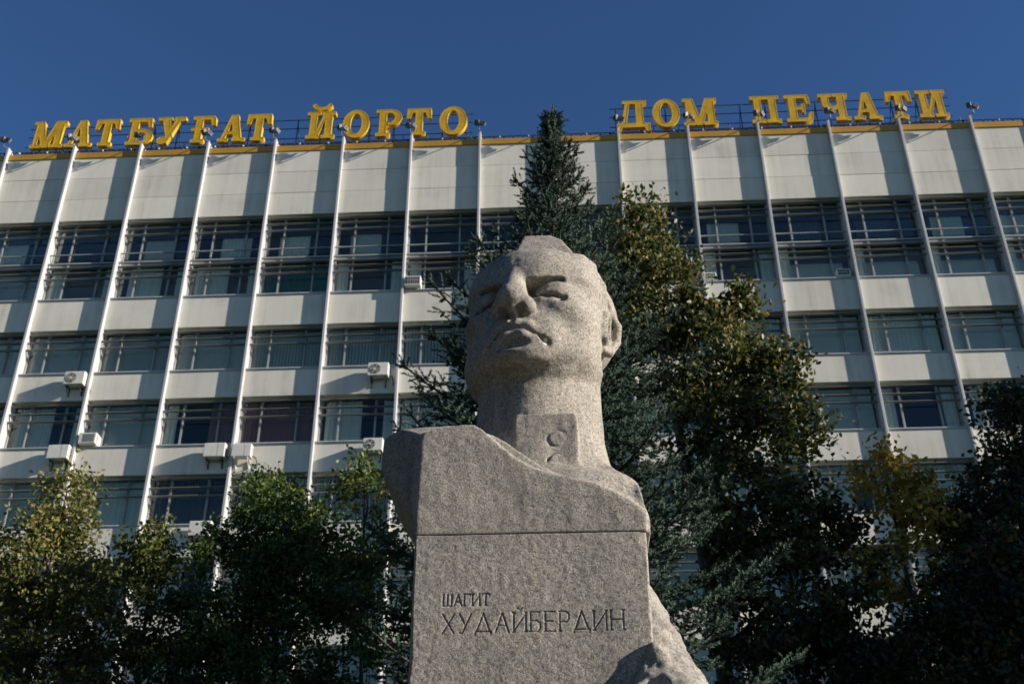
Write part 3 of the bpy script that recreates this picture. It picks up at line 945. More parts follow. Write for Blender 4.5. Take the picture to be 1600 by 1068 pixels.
def build_bust(h=0.0095):
    v = Vol((-1.12, 5.40, 3.70), (0.62, 6.80, 6.16), h)
    HEAD = (HC, np.stack([s_ / .955, f2, z2 / .93])); W = (np.zeros(3), np.eye(3))
    # ---- head
    v.frame(*HEAD)
    v.ell((0, -.09, .70), (.465, .53, .45), .02)
    v.ell((0, .12, .76), (.435, .37, .325), .08)              # forehead
    v.ell((0, .10, .42), (.43, .37, .44), .10)               # face mass
    v.ell((-.02, .13, .22), (.405, .355, .22), .10)               # jaw
    for q in (-1, 1):
        v.ell((.25 if q > 0 else -.35, .0, .25), (.12, .20, .16), .12)      # jaw corner
        v.ell((q * .265, .25, .455), (.135, .17, .11), .10)    # cheekbone
    v.ell((0, .42, .125), (.17, .12, .10), .08)              # chin
    v.ell((0, .36, .26), (.23, .16, .16), .10)               # mouth mass
    for q in (-1, 1):
        v.ell((q * .40, .50, .25), (.10, .12, .11), .12, '-')    # cheeks drawn in
    # brow: forehead slab carried forward and cut off sharply over the eyes
    v.planes((0, .40, .74), .62, [((0, 1, .30), (0, .490, .665)), ((.60, 1, .25), (.17, .472, .665)), ((-.60, 1, .25), (-.17, .472, .665)), ((0, .15, -1), (0, .48, .648)), ((.34, .15, -1), (.17, .46, .655)), ((-.34, .15, -1), (-.17, .46, .655)),
              ((1, .2, .1), (.40, .3, .7)), ((-1, .2, .1), (-.40, .3, .7)), ((0, -1, 0), (0, .05, 0)), ((0, .35, 1), (0, .36, .93))], .035, '+', .03)
    # eyes: a straight-edged recess under the brow, sloping upper lid, sunk eye, lower lid
    for q in (-1, 1):
        v.planes((q * .17, .46, .60), .40, [((-.22 * q, 0, 1), (q * .12, .4, .658)), ((-.20 * q, 0, -1), (q * .17, .45, .508)), ((q, 0, .10), (q * .292, 0, .6)), ((-q, 0, -.3), (q * .052, 0, .6)), ((0, -1, 0), (0, .345, 0))], .008, '-', .03)
        v.ell((q * .212, .318, .600), (.138, .108, .100), .012, '+', (0, 0, q * -16))                       # lid and eyeball
        v.ell((q * .188, .430, .551), (.100, .058, .021), .005, '-', (0, q * 9, q * -22))                  # slit
        v.chain([(q * .080, .418, .530), (q * .14, .432, .512), (q * .21, .410, .508), (q * .290, .350, .524)], [.010, .017, .017, .010], .022)
        v.chain([(q * .11, .404, .575), (q * .18, .425, .584), (q * .25, .405, .572), (q * .305, .352, .548)], [.009, .012, .012, .009], .008)   # lid edge
    # nose
    v.chain([(-.022, .455, .70), (-.014, .50, .60), (0, .555, .485)], [.052, .062, .086], .035)
    v.ell((0, .578, .445), (.094, .088, .082), .035)
    for q in (-1, 1):
        v.ell((q * .086, .530, .410), (.054, .074, .058), .018)
        v.ell((q * .056, .566, .362), (.034, .044, .036), .006, '-')
    v.cap((0, .605, .385), (0, .50, .345), .022, .028, .018)
    # lips
    v.chain([(-.175, .425, .195), (-.09, .505, .272), (0, .535, .290), (.09, .505, .272), (.175, .425, .195)], [.018, .034, .036, .034, .018], .018)
    v.chain([(-.13, .455, .175), (-.05, .512, .204), (.05, .512, .204), (.13, .455, .175)], [.024, .040, .040, .024], .025)
    v.chain([(-.175, .455, .182), (-.09, .53, .236), (0, .565, .254), (.09, .53, .236), (.175, .455, .182)], [.012, .011, .010, .011, .014], .008, '-')
    v.chain([(0, .55, .335), (0, .56, .30)], [.014, .018], .02, '-')
    for q in (-1, 1):
        v.chain([(q * .170, .490, .190), (q * .200, .470, .158), (q * .212, .455, .128)], [.018, .032, .018], .012, '-')
    v.ell((0, .55, .142), (.13, .045, .030), .03, '-')
    v.planes((0, .55, -.10), .4, [((0, .35, 1), (0, .46, .040)), ((0, -1, 0), (0, .30, 0))], .03, '-', .02)
    v.cap((0, .05, .16), (-.01, .04, -.22), .27, .31, .05)
    v.ell((0, .21, .095), (.27, .17, .10), .05)
    # hair: a slightly raised cap cut off along the hairline, forelock on top, lock above the ear
    v.planes((0, -.1, .8), .01, [((0, 0, 1), (0, 0, 0))], .001) if False else None
    sl, L = v.region((0, -.1, .75), .85)
    r = (.485, .535, .430); p = (L[0], L[1] + .10, L[2] - .705)
    k0 = np.sqrt(sum((p[i] / r[i]) ** 2 for i in range(3))) + 1e-6; k1 = np.sqrt(sum((p[i] / r[i] ** 2) ** 2 for i in range(3))) + 1e-6
    cut = (.75 * (L[1] - .27) - .66 * (L[2] - 1.0)) + .02 * np.sin(L[2] * 38)
    v.merge(sl, np.maximum(np.maximum(k0 * (k0 - 1) / k1, cut), .40 - L[2]).astype(np.float32), .008, '+')
    v.chain([(.405, .10, .89), (.432, .065, .82), (.445, .05, .74)], [.030, .032, .02], .03)
    # ears
    for q in (-1, 1):
        dx = -.045 if q > 0 else -.075
        X = lambda t: q * (t + dx)
        F = .055
        v.ell((X(.475), -.065 + F, .475), (.045, .100, .160), .015, '+', (0, q * 6, q * -30))
        v.ell((X(.522), -.030 + F, .495), (.034, .060, .095), .010, '-', (0, q * 6, q * -30))
        v.chain([(X(.485), .015 + F, .54), (X(.50), .0 + F, .60), (X(.522), -.06 + F, .635), (X(.545), -.135 + F, .58), (X(.535), -.14 + F, .46), (X(.495), -.07 + F, .345), (X(.475), -.01 + F, .33)], [.014, .022, .025, .027, .027, .034, .028], .008)
        v.cap((X(.492), .022 + F, .50), (X(.485), .025 + F, .42), .022, .02, .015)
        v.ell((X(.455), -.07 + F, .275), (.06, .08, .05), .015, '-')
    # ---- forelock block, neck and collar
    v.frame(*W)
    v.planes((-.12, 5.9, 5.9), .5, [((-1, 0, .28), (-.255, 0, 5.86)), ((1, 0, .45), (.045, 5.85, 5.85)), ((.62, 0, .78), (-.035, 5.85, 5.945)), ((0, -1, .45), (0, 5.83, 5.84)), ((0, 0, 1), (0, 0, 5.960)), ((0, 1, 0), (0, 6.15, 0)), ((0, 0, -1), (0, 0, 5.6))], .010, '+', .014)
    nb, nt = np.array([-.155, 6.06, 4.20]), np.array([-.135, 6.13, 5.10])
    v.cap(nb, nt, .405, .360, .025)
    v.chain([(-.155, 6.06, 4.24), (-.155, 6.06, 4.02)], [.42, .56], .10)
    # collar edge and tab
    sl, L = v.region((-.10, 5.70, 4.30), .46)
    # flat slab of the collar tab with two ringed buttons
    fr = 5.645 - .02 * (L[0] + .10)
    lim = L[1] - 5.95
    rx, rz = np.abs(L[0] + .10) - .150, np.abs(L[2] - 4.34) - .175
    rbox = np.sqrt(np.maximum(rx, 0) ** 2 + np.maximum(rz, 0) ** 2) + np.minimum(np.maximum(rx, rz), 0) - .028
    v.merge(sl, np.maximum(np.maximum(fr - L[1], rbox), lim).astype(np.float32), .006, '+')
    for cz in (4.382, 4.238):
        rr = np.sqrt((L[0] + .041) ** 2 + (L[2] - cz) ** 2)
        v.merge(sl, np.maximum(np.maximum(np.abs(rr - .036) - .008, fr - .003 - L[1]), lim).astype(np.float32), .004, '+')
        v.merge(sl, np.maximum(np.abs(rr - .051) - .006, L[1] - fr - .0035).astype(np.float32), .004, '-')
    # ---- stone block of the chest and shoulders
    P2 = [(-.787, 3.70), (-.787, 3.8), (-.775, 4.31), (-.765, 4.365), (-.66, 4.392), (-.54, 4.412), (-.49, 4.408), (-.44, 4.375), (-.37, 4.30), (-.282, 4.215), (-.18, 4.15), (-.06, 4.10), (.074, 4.065),
          (.16, 4.045), (.25, 4.00), (.335, 3.955), (.385, 3.905), (.412, 3.86), (.412, 3.70)]
    sl, L = v.region((-.25, 5.9, 4.0), 1.4)
    xs = np.asarray(L[0]).ravel()[: 0]
    ax_x, ax_z = v.ax[0][sl[0]], v.ax[2][sl[2]]
    XX, ZZ = np.meshgrid(ax_x, ax_z, indexing='ij')
    d2 = poly_sd(np.stack([XX.ravel(), ZZ.ravel()], 1), [P2]).reshape(XX.shape).astype(np.float32)
    yy = v.ax[1][sl[1]][None, :, None]
    d = np.maximum(d2[:, None, :], np.abs(yy - (PY + .5)) - .5)
    v.merge(sl, d, .012, '+')
    # sloping mass behind the front edge, right shoulder, left shoulder with its undercut
    v.planes((-.2, 6.1, 4.2), 1.2, [((0, -.62, .78), (0, 5.53, 4.36)), ((0, 0, 1), (0, 0, 4.475)), ((.75, 0, 1), (-.54, 6, 4.475)), ((-1, 0, 0), (-.80, 0, 0)), ((1, 0, .0), (-.05, 0, 0)), ((0, 1, 0), (0, 6.6, 0)), ((0, 0, -1), (0, 0, 3.70)), ((0, -1, 0), (0, 5.52, 0))], .02)
    v.planes((.1, 6.1, 4.0), 1.0, [((1, 0, .10), (.408, 0, 4.0)), ((.62, -.25, .75), (.40, 5.85, 4.17)), ((0, -.75, .65), (0, 5.56, 4.03)), ((-1, 0, 0), (-.2, 0, 0)), ((0, 1, 0), (0, 6.5, 0)), ((0, 0, -1), (0, 0, 3.70)), ((0, -1, 0), (0, 5.53, 0))], .05)
    v.planes((-.95, 5.95, 4.2), 1.0, [((-.75, -.66, 0), (-.787, 5.503, 0)), ((-1, 0, 0.05), (-1.04, 0, 4.3)), ((-.06, -.62, .78), (-.787, 5.515, 4.365)), ((0, 0, 1), (0, 0, 4.475)), ((0, -1, 0), (0, 5.506, 0)), ((-.866, 0, -.5), (-.787, 5.5, 3.85)), ((1, 0, 0), (-.5, 0, 0)), ((0, 1, 0), (0, 6.5, 0))], .015)
    v.ell((.0, 5.73, 4.03), (.40, .21, .195), .05)
    v.D[sl] = v.D[sl]
    # flat cut at the bed joint
    sl, L = v.region((-.25, 6.0, 3.7), 1.6)
    v.D[sl] = np.maximum(v.D[sl], 3.7705 - L[2])
    V, Q = surface_nets(v.D, v.lo, h)
    # hewn surface
    me = mesh_np('bust', V, Q, M['granite_bust'], True)
    nrm = np.empty(len(V) * 3, np.float32); me.vertices.foreach_get('normal', nrm); nrm = nrm.reshape(-1, 3)
    amp = .0028 * vnoise(V, 26, 3) + .0035 * vnoise(V + 40, 7, 2)
    brk = np.clip(1 - np.hypot(np.hypot((V[:, 0] - .33) / .17, (V[:, 1] - 5.62) / .20), (V[:, 2] - 4.02) / .15), 0, 1)
    amp += brk * (.035 * vnoise(V + 3, 11, 3) - .012)
    edge = (V[:, 2] > 3.80)
    V2 = V + nrm * (amp * edge)[:, None]
    me.vertices.foreach_set('co', V2.astype(np.float32).ravel()); me.update()
    return me

mon = empty('stone_monument', (-.19, PY, 0))
tag(mon, 'speckled granite monument, a bust of a bare-headed man on a tall inscribed pedestal', 'monument')
bust = obj('bust', build_bust(), mon, (.19, -PY, 0))

# ---- pedestal with the incised name
def stroke_glyph(ch):
    """thin letters as strokes (x0,y0,x1,y1) in a box of height 1; width last"""
    T = {'Ш': ([(0, 0, 0, 1), (.36, 0, .36, 1), (.72, 0, .72, 1), (-.04, 0, .76, 0)], .72),
         'А': ([(0, 0, .34, 1), (.34, 1, .68, 0), (.13, .35, .55, .35)], .68),
         'Г': ([(0, 0, 0, 1), (0, 1, .5, 1), (.5, 1, .5, .86)], .5),
         'И': ([(0, 0, 0, 1), (.62, 0, .62, 1), (0, .05, .62, .95)], .62),
         'Й': ([(0, 0, 0, 1), (.62, 0, .62, 1), (0, .05, .62, .95), (.18, 1.22, .31, 1.13), (.31, 1.13, .44, 1.22)], .62),
         'Т': ([(.3, 0, .3, 1), (-.02, 1, .62, 1), (-.02, 1, -.02, .86), (.62, 1, .62, .86)], .6),
         'Х': ([(0, 0, .6, 1), (0, 1, .6, 0)], .6),
         'У': ([(.02, 1, .32, .42), (.62, 1, .18, 0), (.18, 0, .04, .02)], .62),
         'Д': ([(.04, .06, .38, 1), (.38, 1, .72, .06), (-.02, .06, .78, .06), (-.02, .06, -.02, -.1), (.78, .06, .78, -.1)], .76),
         'Б': ([(0, 0, 0, 1), (0, 1, .46, 1), (0, .55, .34, .55), (.34, .55, .48, .42), (.48, .42, .48, .14), (.48, .14, .34, 0), (.34, 0, 0, 0)], .5),
         'Е': ([(0, 0, 0, 1), (0, 1, .48, 1), (0, .52, .38, .52), (0, 0, .5, 0)], .5),
         'Р': ([(0, 0, 0, 1), (0, 1, .32, 1), (.32, 1, .46, .86), (.46, .86, .46, .62), (.46, .62, .32, .47), (.32, .47, 0, .47)], .48),
         'Н': ([(0, 0, 0, 1), (.62, 0, .62, 1), (0, .52, .62, .52)], .62)}
    return T[ch]
def text_strokes(txt, x0, x1, base0, base1, cap, serif=.07):
    """strokes in pedestal face coordinates, spread from x0 to x1 along a straight baseline"""
    tot = sum(stroke_glyph(c)[1] for c in txt)
    gap = ((x1 - x0) - tot * cap) / (len(txt) - 1)
    out = []; x = x0
    for c in txt:
        st, w = stroke_glyph(c)
        zb = base0 + (base1 - base0) * (x - x0) / (x1 - x0)
        for a, b, c2, d in st:
            out.append((x + a * cap, zb + b * cap, x + c2 * cap, zb + d * cap))
            if abs(a - c2) < 1e-3 and abs(d - b) > .7:          # serifs on the upright strokes
                for yv in (b, d): out.append((x + (a - serif) * cap, zb + yv * cap, x + (a + serif) * cap, zb + yv * cap))
        x += w * cap + gap
    return out
PX0, PX1, PZ1 = -.787, .412, 3.7695
def build_pedestal():
    hx = hz = .0032
    xs = np.arange(PX0, PX1 + 1e-6, hx); zs = np.arange(2.95, PZ1 + 1e-6, hz)
    XX, ZZ = np.meshgrid(xs, zs)
    P = np.stack([XX.ravel(), ZZ.ravel()], 1)
    st = text_strokes('ХУДАЙБЕРДИН', -.630, .268, 3.255, 3.262, .098) + text_strokes('ШАГИТ', -.628, -.398, 3.394, 3.396, .058)
    d = np.full(len(P), 1.)
    for a, b, c, e in st:
        ex, ey = c - a, e - b
        m = (P[:, 0] > min(a, c) - .03) & (P[:, 0] < max(a, c) + .03) & (P[:, 1] > min(b, e) - .03) & (P[:, 1] < max(b, e) + .03)
        q = P[m]; t = np.clip(((q[:, 0] - a) * ex + (q[:, 1] - b) * ey) / (ex * ex + ey * ey), 0, 1)
        d[m] = np.minimum(d[m], np.hypot(q[:, 0] - a - t * ex, q[:, 1] - b - t * ey))
    groove = .005 * np.clip((.0045 - d) / .003, 0, 1)
    P3 = np.stack([P[:, 0], np.zeros(len(P)), P[:, 1]], 1)
    rough = .0022 * vnoise(P3, 34, 3) + .003 * vnoise(P3 + 9, 4, 2)
    # worn arrises
    ed = np.minimum(np.minimum(P[:, 0] - PX0, PX1 - P[:, 0]), (PZ1 - P[:, 1]) * 3 + .006)
    chip = np.clip(1 - ed / (.012 + .012 * np.clip(vnoise(P3 + 3, 9, 2), 0, 1)), 0, 1) ** 2 * .016
    chip += np.clip(.05 - np.hypot(P[:, 0] - PX1 + .0, (P[:, 1] - PZ1) * .8 + .02), 0, 1) * .35
    Y = groove + rough * np.clip(ed / .01, 0.2, 1) + chip
    V = np.stack([P[:, 0], Y, P[:, 1]], 1)
    nx, nz = len(xs), len(zs)
    I = np.arange(nx * nz).reshape(nz, nx)
    Q = np.stack([I[:-1, :-1].ravel(), I[:-1, 1:].ravel(), I[1:, 1:].ravel(), I[1:, :-1].ravel()], 1)
    # sides, top, back
    bd = np.concatenate([I[0, :], I[1:, -1], I[-1, -2::-1], I[-2:0:-1, 0]])
    B = V[bd].copy(); B[:, 1] = 1.0
    n0 = len(V); V = np.vstack([V, B]); k = len(bd); j = np.arange(k)
    Q2 = np.stack([bd, n0 + j, n0 + (j + 1) % k, np.roll(bd, -1)], 1)
    return V, np.vstack([Q, Q2])
V, Q = build_pedestal()
ped = obj('pedestal', mesh_np('pedestal', V, Q, M['granite'], True), mon, (.19, 0, 0))
ped.data.polygons.foreach_set('use_smooth', np.concatenate([np.ones(len(ped.data.polygons) - 0, bool)]))
low = MB().cbox(PX0 + .004, PX1 - .004, .012, 1.0, 0.30, 2.955, .015).build('pedestal_shaft', M['granite'], mon, (.19, 0, 0))
MB().cbox(-1.25, 1.0, -.35, 1.5, 0, .29, .03).build('plinth', M['granite'], mon, (.19, 0, 0))

# ---- rough-hewn rock against the right side
def build_rock(h=.012):
    v = Vol((.05, 5.0, 2.2), (1.25, 6.7, 3.75), h)
    v.planes((.5, 5.9, 3.0), 1.6, [((.90, .0, .40), (.50, 5.8, 3.48)), ((.2, .25, .95), (.47, 5.75, 3.58)), ((.80, -.55, .45), (.50, 5.62, 3.33)), ((.50, -.82, .15), (.50, 5.60, 3.3)), ((-1, 0, 0), (.30, 0, 0)), ((0, 1, 0), (0, 6.4, 0)), ((0, -1, 0), (0, 5.56, 0))], .02, '+', .05)
    # boulder in front of the foot
    v.planes((.5, 5.4, 2.9), 1.2, [((-.45, -.80, .50), (.36, 5.45, 3.12)), ((.66, -.52, .54), (.50, 5.40, 3.08)), ((-.2, .25, .94), (.43, 5.50, 3.205)), ((-.9, -.2, .5), (.29, 5.4, 3.0)), ((0, -1, .25), (0, 5.36, 2.9)), ((1, 0, .4), (.68, 0, 2.95)), ((0, 1, 0), (0, 6.2, 0))], .03, '+', .06)
    V, Q = surface_nets(v.D, v.lo, h)
    me = mesh_np('rock', V, Q, M['granite'], True)
    nrm = np.empty(len(V) * 3, np.float32); me.vertices.foreach_get('normal', nrm); nrm = nrm.reshape(-1, 3)
    n1 = vnoise(V, 7.5, 3)
    amp = .045 * n1 + .018 * np.abs(vnoise(V + 21, 4.5, 2)) + .010 * vnoise(V + 7, 24, 3) - .012
    me.vertices.foreach_set('co', (V + nrm * amp[:, None]).astype(np.float32).ravel()); me.update()
    return me
obj('hewn_rock', build_rock(), mon, (.19, -PY, 0))
MB().cbox(.35, 1.1, -.15, 1.1, .285, 2.35, .06).build('rock_footing', M['granite'], mon, (.19, 0, 0))
# ------------------------------------------------------------------ trees
LEAF = {
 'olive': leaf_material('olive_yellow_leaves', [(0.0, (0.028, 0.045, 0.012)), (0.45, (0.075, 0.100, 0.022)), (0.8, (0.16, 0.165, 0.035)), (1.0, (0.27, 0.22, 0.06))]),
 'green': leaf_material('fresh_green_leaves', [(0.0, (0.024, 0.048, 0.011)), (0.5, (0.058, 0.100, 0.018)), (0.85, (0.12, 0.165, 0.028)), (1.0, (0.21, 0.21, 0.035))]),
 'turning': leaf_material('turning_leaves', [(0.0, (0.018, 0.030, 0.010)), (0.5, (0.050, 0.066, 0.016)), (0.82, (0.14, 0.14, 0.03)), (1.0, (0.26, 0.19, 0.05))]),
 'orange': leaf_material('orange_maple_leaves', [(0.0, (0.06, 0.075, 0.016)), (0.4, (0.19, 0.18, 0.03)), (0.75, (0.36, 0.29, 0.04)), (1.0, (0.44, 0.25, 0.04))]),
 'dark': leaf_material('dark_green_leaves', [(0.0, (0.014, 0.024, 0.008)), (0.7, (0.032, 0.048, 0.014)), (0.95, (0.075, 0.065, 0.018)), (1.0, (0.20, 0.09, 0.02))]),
}
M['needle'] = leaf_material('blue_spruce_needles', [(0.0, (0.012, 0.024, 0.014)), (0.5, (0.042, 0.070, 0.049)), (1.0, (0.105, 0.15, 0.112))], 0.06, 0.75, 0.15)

def set_tone(me, tone):
    at = me.attributes.new('tone', 'FLOAT', 'POINT')
    at.data.foreach_set('value', np.asarray(tone, np.float32))

def rand_unit(rs, n):
    v = rs.normal(size=(n, 3)); return v / np.linalg.norm(v, axis=1)[:, None]

def leaves_mesh(name, C, size, rs, mat, tone, droop=.35, narrow=.62):
    """six-sided folded leaves around centres C"""
    n = len(C)
    d = rand_unit(rs, n); d[:, 2] -= droop; d /= np.linalg.norm(d, axis=1)[:, None]
    u = np.cross(d, rand_unit(rs, n)); u /= np.linalg.norm(u, axis=1)[:, None] + 1e-9
    w = np.cross(d, u)
    L = size * 1.12 * rs.uniform(.65, 1.25, n)[:, None]; Wd = L * narrow * rs.uniform(.8, 1.15, n)[:, None]
    fold = Wd * rs.uniform(.05, .3, n)[:, None]
    b = C - d * L * .5; t = C + d * L * .5 - w * L * .10
    m1 = C - d * L * .12; 
    V = np.stack([b, m1 + u * Wd * .5 + w * fold, t - d * L * .22 + u * Wd * .30 + w * fold * .6, t, t - d * L * .22 - u * Wd * .30 + w * fold * .6, m1 - u * Wd * .5 + w * fold], 1)
    V = V.reshape(-1, 3)
    i = np.arange(n)[:, None] * 6
    F = np.concatenate([i + np.array([[0, 1, 2, 3]]), i + np.array([[0, 3, 4, 5]])], 0)
    me = mesh_np(name, V, F, mat, False)
    set_tone(me, np.repeat(np.clip(tone, 0, 1), 6))
    return me

def limb_path(a, b, rs, sag=.12, n=5):
    a = np.array(a, float); b = np.array(b, float)
    L = np.linalg.norm(b - a); pts = []
    off = rs.normal(size=3) * .06 * L
    for k in range(n + 1):
        t = k / n
        p = a + (b - a) * t + off * math.sin(math.pi * t) + np.array([0, 0, sag * L * math.sin(math.pi * t)])
        pts.append(tuple(p))
    return pts

def broadleaf(name, label, base, blobs, mat, leaf, per, seed, trunk_r=.12, group=None, cluster=.30, tone0=.45, spread=.22, density=1.0, sunlit_top_tone=0.0, cat='tree'):
    """blobs: (centre, radii, clusters). Leaves grow in clumps on twigs inside the blobs."""
    rs = np.random.RandomState(seed)
    base = np.array(base, float)
    root = empty(name, tuple(base)); tag(root, label, cat, group)
    tops = [np.array(b[0]) + np.array([0, 0, b[1][2] * .55]) for b in blobs]
    hi = max(tops, key=lambda p: p[2]) - base
    mb = MB()
    tp = [(0, 0, 0), (.04, .02, hi[2] * .25), (hi[0] * .25 + .05, hi[1] * .25, hi[2] * .5), (hi[0] * .6, hi[1] * .6, hi[2] * .75), tuple(hi)]
    mb.tube(tp, [trunk_r * 1.25, trunk_r, trunk_r * .78, trunk_r * .45, .012], 8)
    def on_trunk(f):
        f = min(max(f, 0), .999) * 4; k = int(f); f -= k
        return np.array(tp[k]) * (1 - f) + np.array(tp[k + 1]) * f
    Cs = []; Ts = []
    zmin, zmax = min(b[0][2] - b[1][2] for b in blobs), max(b[0][2] + b[1][2] for b in blobs)
    for (c, r, nc) in blobs:
        c = np.array(c, float) - base; r = np.array(r, float)
        f0 = np.clip((c[2] - r[2] * .7) / max(hi[2], .1), .12, .9)
        la = on_trunk(f0)
        mb.tube(limb_path(la, c, rs), [trunk_r * .42, trunk_r * .38, trunk_r * .32, trunk_r * .26, trunk_r * .2, trunk_r * .14], 6)
        ends = []
        for k in range(max(3, nc // 9)):
            e = c + rand_unit(rs, 1)[0] * r * rs.uniform(.5, .9)
            s0 = la + (c - la) * rs.uniform(.35, 1.0)
            mb.tube(limb_path(s0, e, rs, .08, 4), [trunk_r * .18, trunk_r * .15, trunk_r * .11, trunk_r * .08, trunk_r * .05], 5)
            ends.append(e)
        n = int(nc * density * 1.75)
        d = rand_unit(rs, n); q = rs.uniform(.30, 1.0, n) ** .45
        wob = 1 + .22 * np.sin(d[:, 0] * 5 + seed) * np.cos(d[:, 2] * 4 + seed * 2)
        cc = c + d * r * (q * wob)[:, None]
        for k in range(n):
            m = int(per * 1.35 * rs.uniform(.5, 1.3))
            cr = cluster * rs.uniform(.6, 1.25)
            # twig from nearest limb end
            if k % 2 == 0:
                e = ends[int(np.argmin([np.linalg.norm(cc[k] - x) for x in ends]))]
                mb.tube([tuple(e), tuple((e + cc[k]) / 2 + rs.normal(size=3) * .05), tuple(cc[k])], [trunk_r * .06 + .004, .006, .003], 4, False)
            pts = cc[k] + rs.normal(size=(m, 3)) * np.array([cr, cr, cr * .75]) * .55
            Cs.append(pts)
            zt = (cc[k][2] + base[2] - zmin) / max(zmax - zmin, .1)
            Ts.append(np.clip(rs.normal(tone0 + sunlit_top_tone * (zt - .5) + rs.normal() * .12, spread, m), 0, 1))  # sunlight put into the leaf colour: yellower, brighter tones towards the crown top
    C = np.vstack(Cs); T_ = np.concatenate(Ts)
    mb.build('trunk', M['bark'], root, smooth=True)
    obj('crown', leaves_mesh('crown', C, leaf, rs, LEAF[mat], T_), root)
    return root

def spruce(name, label, base, height, prof, seed, zlow=1.2, group=None):
    rs = np.random.RandomState(seed)
    root = empty(name, base); tag(root, label, 'tree', group)
    mb = MB(); S0 = []; S1 = []; TN = []
    mb.tube([(0, 0, 0), (.02, 0, height * .4), (-.03, .01, height * .8), (-.06, 0, height - .05)], [.17, .12, .05, .012], 8)
    def shoot(p, d, L, tone):
        S0.append(p); S1.append(p + d * L); TN.append(tone)
    z = zlow
    ds, rsx = zip(*prof)
    up = np.array([0, 0, 1.])
    ph = 0
    while z < height - .12:
        d = height - z
        Rr = np.interp(d, ds, rsx)
        nb = 8 if d > 2.0 else 6
        ph += 1.1
        for k in range(nb):
            az = ph + 2 * math.pi * k / nb + rs.uniform(-.25, .25)
            L = Rr * rs.uniform(.72, 1.16)
            if math.cos(az) < -.55 and 2.4 < d < 4.6: L *= rs.uniform(1.05, 1.28)
            el_ = np.interp(d, [0, .8, 2, 4, 7, 11], [62, 48, 30, 12, -4, -14]) + rs.uniform(-6, 6)
            h_ = np.array([math.cos(az), math.sin(az), 0])
            p0 = np.array([0, 0, z + rs.uniform(-.06, .06)])
            # branch curve: out, a little sag, tip turned up
            npt = max(3, int(L / .155)); pts = []
            for j in range(npt + 1):
                t = j / npt
                pts.append(p0 + h_ * L * t * math.cos(R(el_)) + up * (L * t * math.sin(R(el_)) - .16 * L * math.sin(math.pi * t * .9) + .10 * L * t * t))
            mb.tube([tuple(p) for p in pts], [.022 * (1 - .8 * j / npt) * min(1, L) + .004 for j in range(npt + 1)], 5, False)
            side = np.cross(h_, up)
            tn = rs.normal(.5, .12)
            for j in range(1, npt + 1):
                t = j / npt
                if t < .10 and L > .8: continue
                p = pts[j]; dr = pts[j] - pts[j-1]; dr /= np.linalg.norm(dr)
                sl = min(.62 * L * (1 - t) + .13, .62) * rs.uniform(.75, 1.1)
                for sg in (-1, 1):
                    dv = dr * .70 + side * sg * .72 + up * rs.uniform(-.12, .10); dv /= np.linalg.norm(dv)
                    ns = max(1, int(sl / .13))
                    for m in range(ns):
                        q0 = p + dv * sl * m / ns + up * (-.04 * (m / ns) ** 2)
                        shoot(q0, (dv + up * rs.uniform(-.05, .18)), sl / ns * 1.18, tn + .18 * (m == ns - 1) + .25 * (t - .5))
                        if m and sl > .22:
                            for s2 in (-1, 1):
                                d2 = dv * .65 + np.cross(dv, up) * s2 * .7 + up * rs.uniform(-.1, .25)
                                shoot(q0, d2 / np.linalg.norm(d2), rs.uniform(.11, .18), tn + .1)
                # shoots along the branch, some hanging below and standing above
                shoot(p - dr * .1, dr, .2, tn)
                if rs.rand() < .75:
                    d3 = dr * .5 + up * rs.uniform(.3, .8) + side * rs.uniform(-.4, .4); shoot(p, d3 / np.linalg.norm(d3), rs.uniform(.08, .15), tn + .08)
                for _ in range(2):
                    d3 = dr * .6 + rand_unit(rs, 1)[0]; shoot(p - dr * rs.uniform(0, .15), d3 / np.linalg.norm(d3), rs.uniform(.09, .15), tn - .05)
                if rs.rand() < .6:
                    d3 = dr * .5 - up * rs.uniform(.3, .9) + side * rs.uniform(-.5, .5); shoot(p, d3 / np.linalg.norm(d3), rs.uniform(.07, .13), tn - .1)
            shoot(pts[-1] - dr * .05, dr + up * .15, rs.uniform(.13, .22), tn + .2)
        z += (.25 if d < 2 else .33 if d < 5 else .38) * rs.uniform(.8, 1.2)
    for k in range(9):
        shoot(np.array([-.05, 0, height - .5 + .055 * k]), np.array([rs.uniform(-.25, .25), rs.uniform(-.25, .25), .9]), .16, .45)
    S0 = np.array(S0); S1 = np.array(S1); TN = np.array(TN); n = len(S0)
    ax = S1 - S0; Ls = np.linalg.norm(ax, axis=1)[:, None]; ax = ax / Ls
    # needles: K thin triangles around every shoot
    K = 44
    t = rs.uniform(.0, 1.05, (n, K, 1)); t.sort(axis=1)
    a = np.cross(ax, rand_unit(rs, n)); a /= np.linalg.norm(a, axis=1)[:, None]; b = np.cross(ax, a)
    ang = rs.uniform(0, 2 * np.pi, (n, K, 1))
    rad = a[:, None] * np.cos(ang) + b[:, None] * np.sin(ang)
    o = S0[:, None] + ax[:, None] * Ls[:, None] * t
    nl = rs.uniform(.028, .044, (n, K, 1)) * (1 - .25 * t)
    tip = o + (rad * .80 + ax[:, None] * .70) * nl
    wv = np.cross(rad, ax[:, None]) * .0074
    V = np.stack([o - wv, o + wv, tip], 2).reshape(-1, 3)
    F = np.arange(len(V)).reshape(-1, 3)
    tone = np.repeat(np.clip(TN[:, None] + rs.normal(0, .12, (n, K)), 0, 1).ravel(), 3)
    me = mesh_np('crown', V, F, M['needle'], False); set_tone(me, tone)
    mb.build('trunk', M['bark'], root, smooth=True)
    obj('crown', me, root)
    # woody cores of the shoots
    return root, n

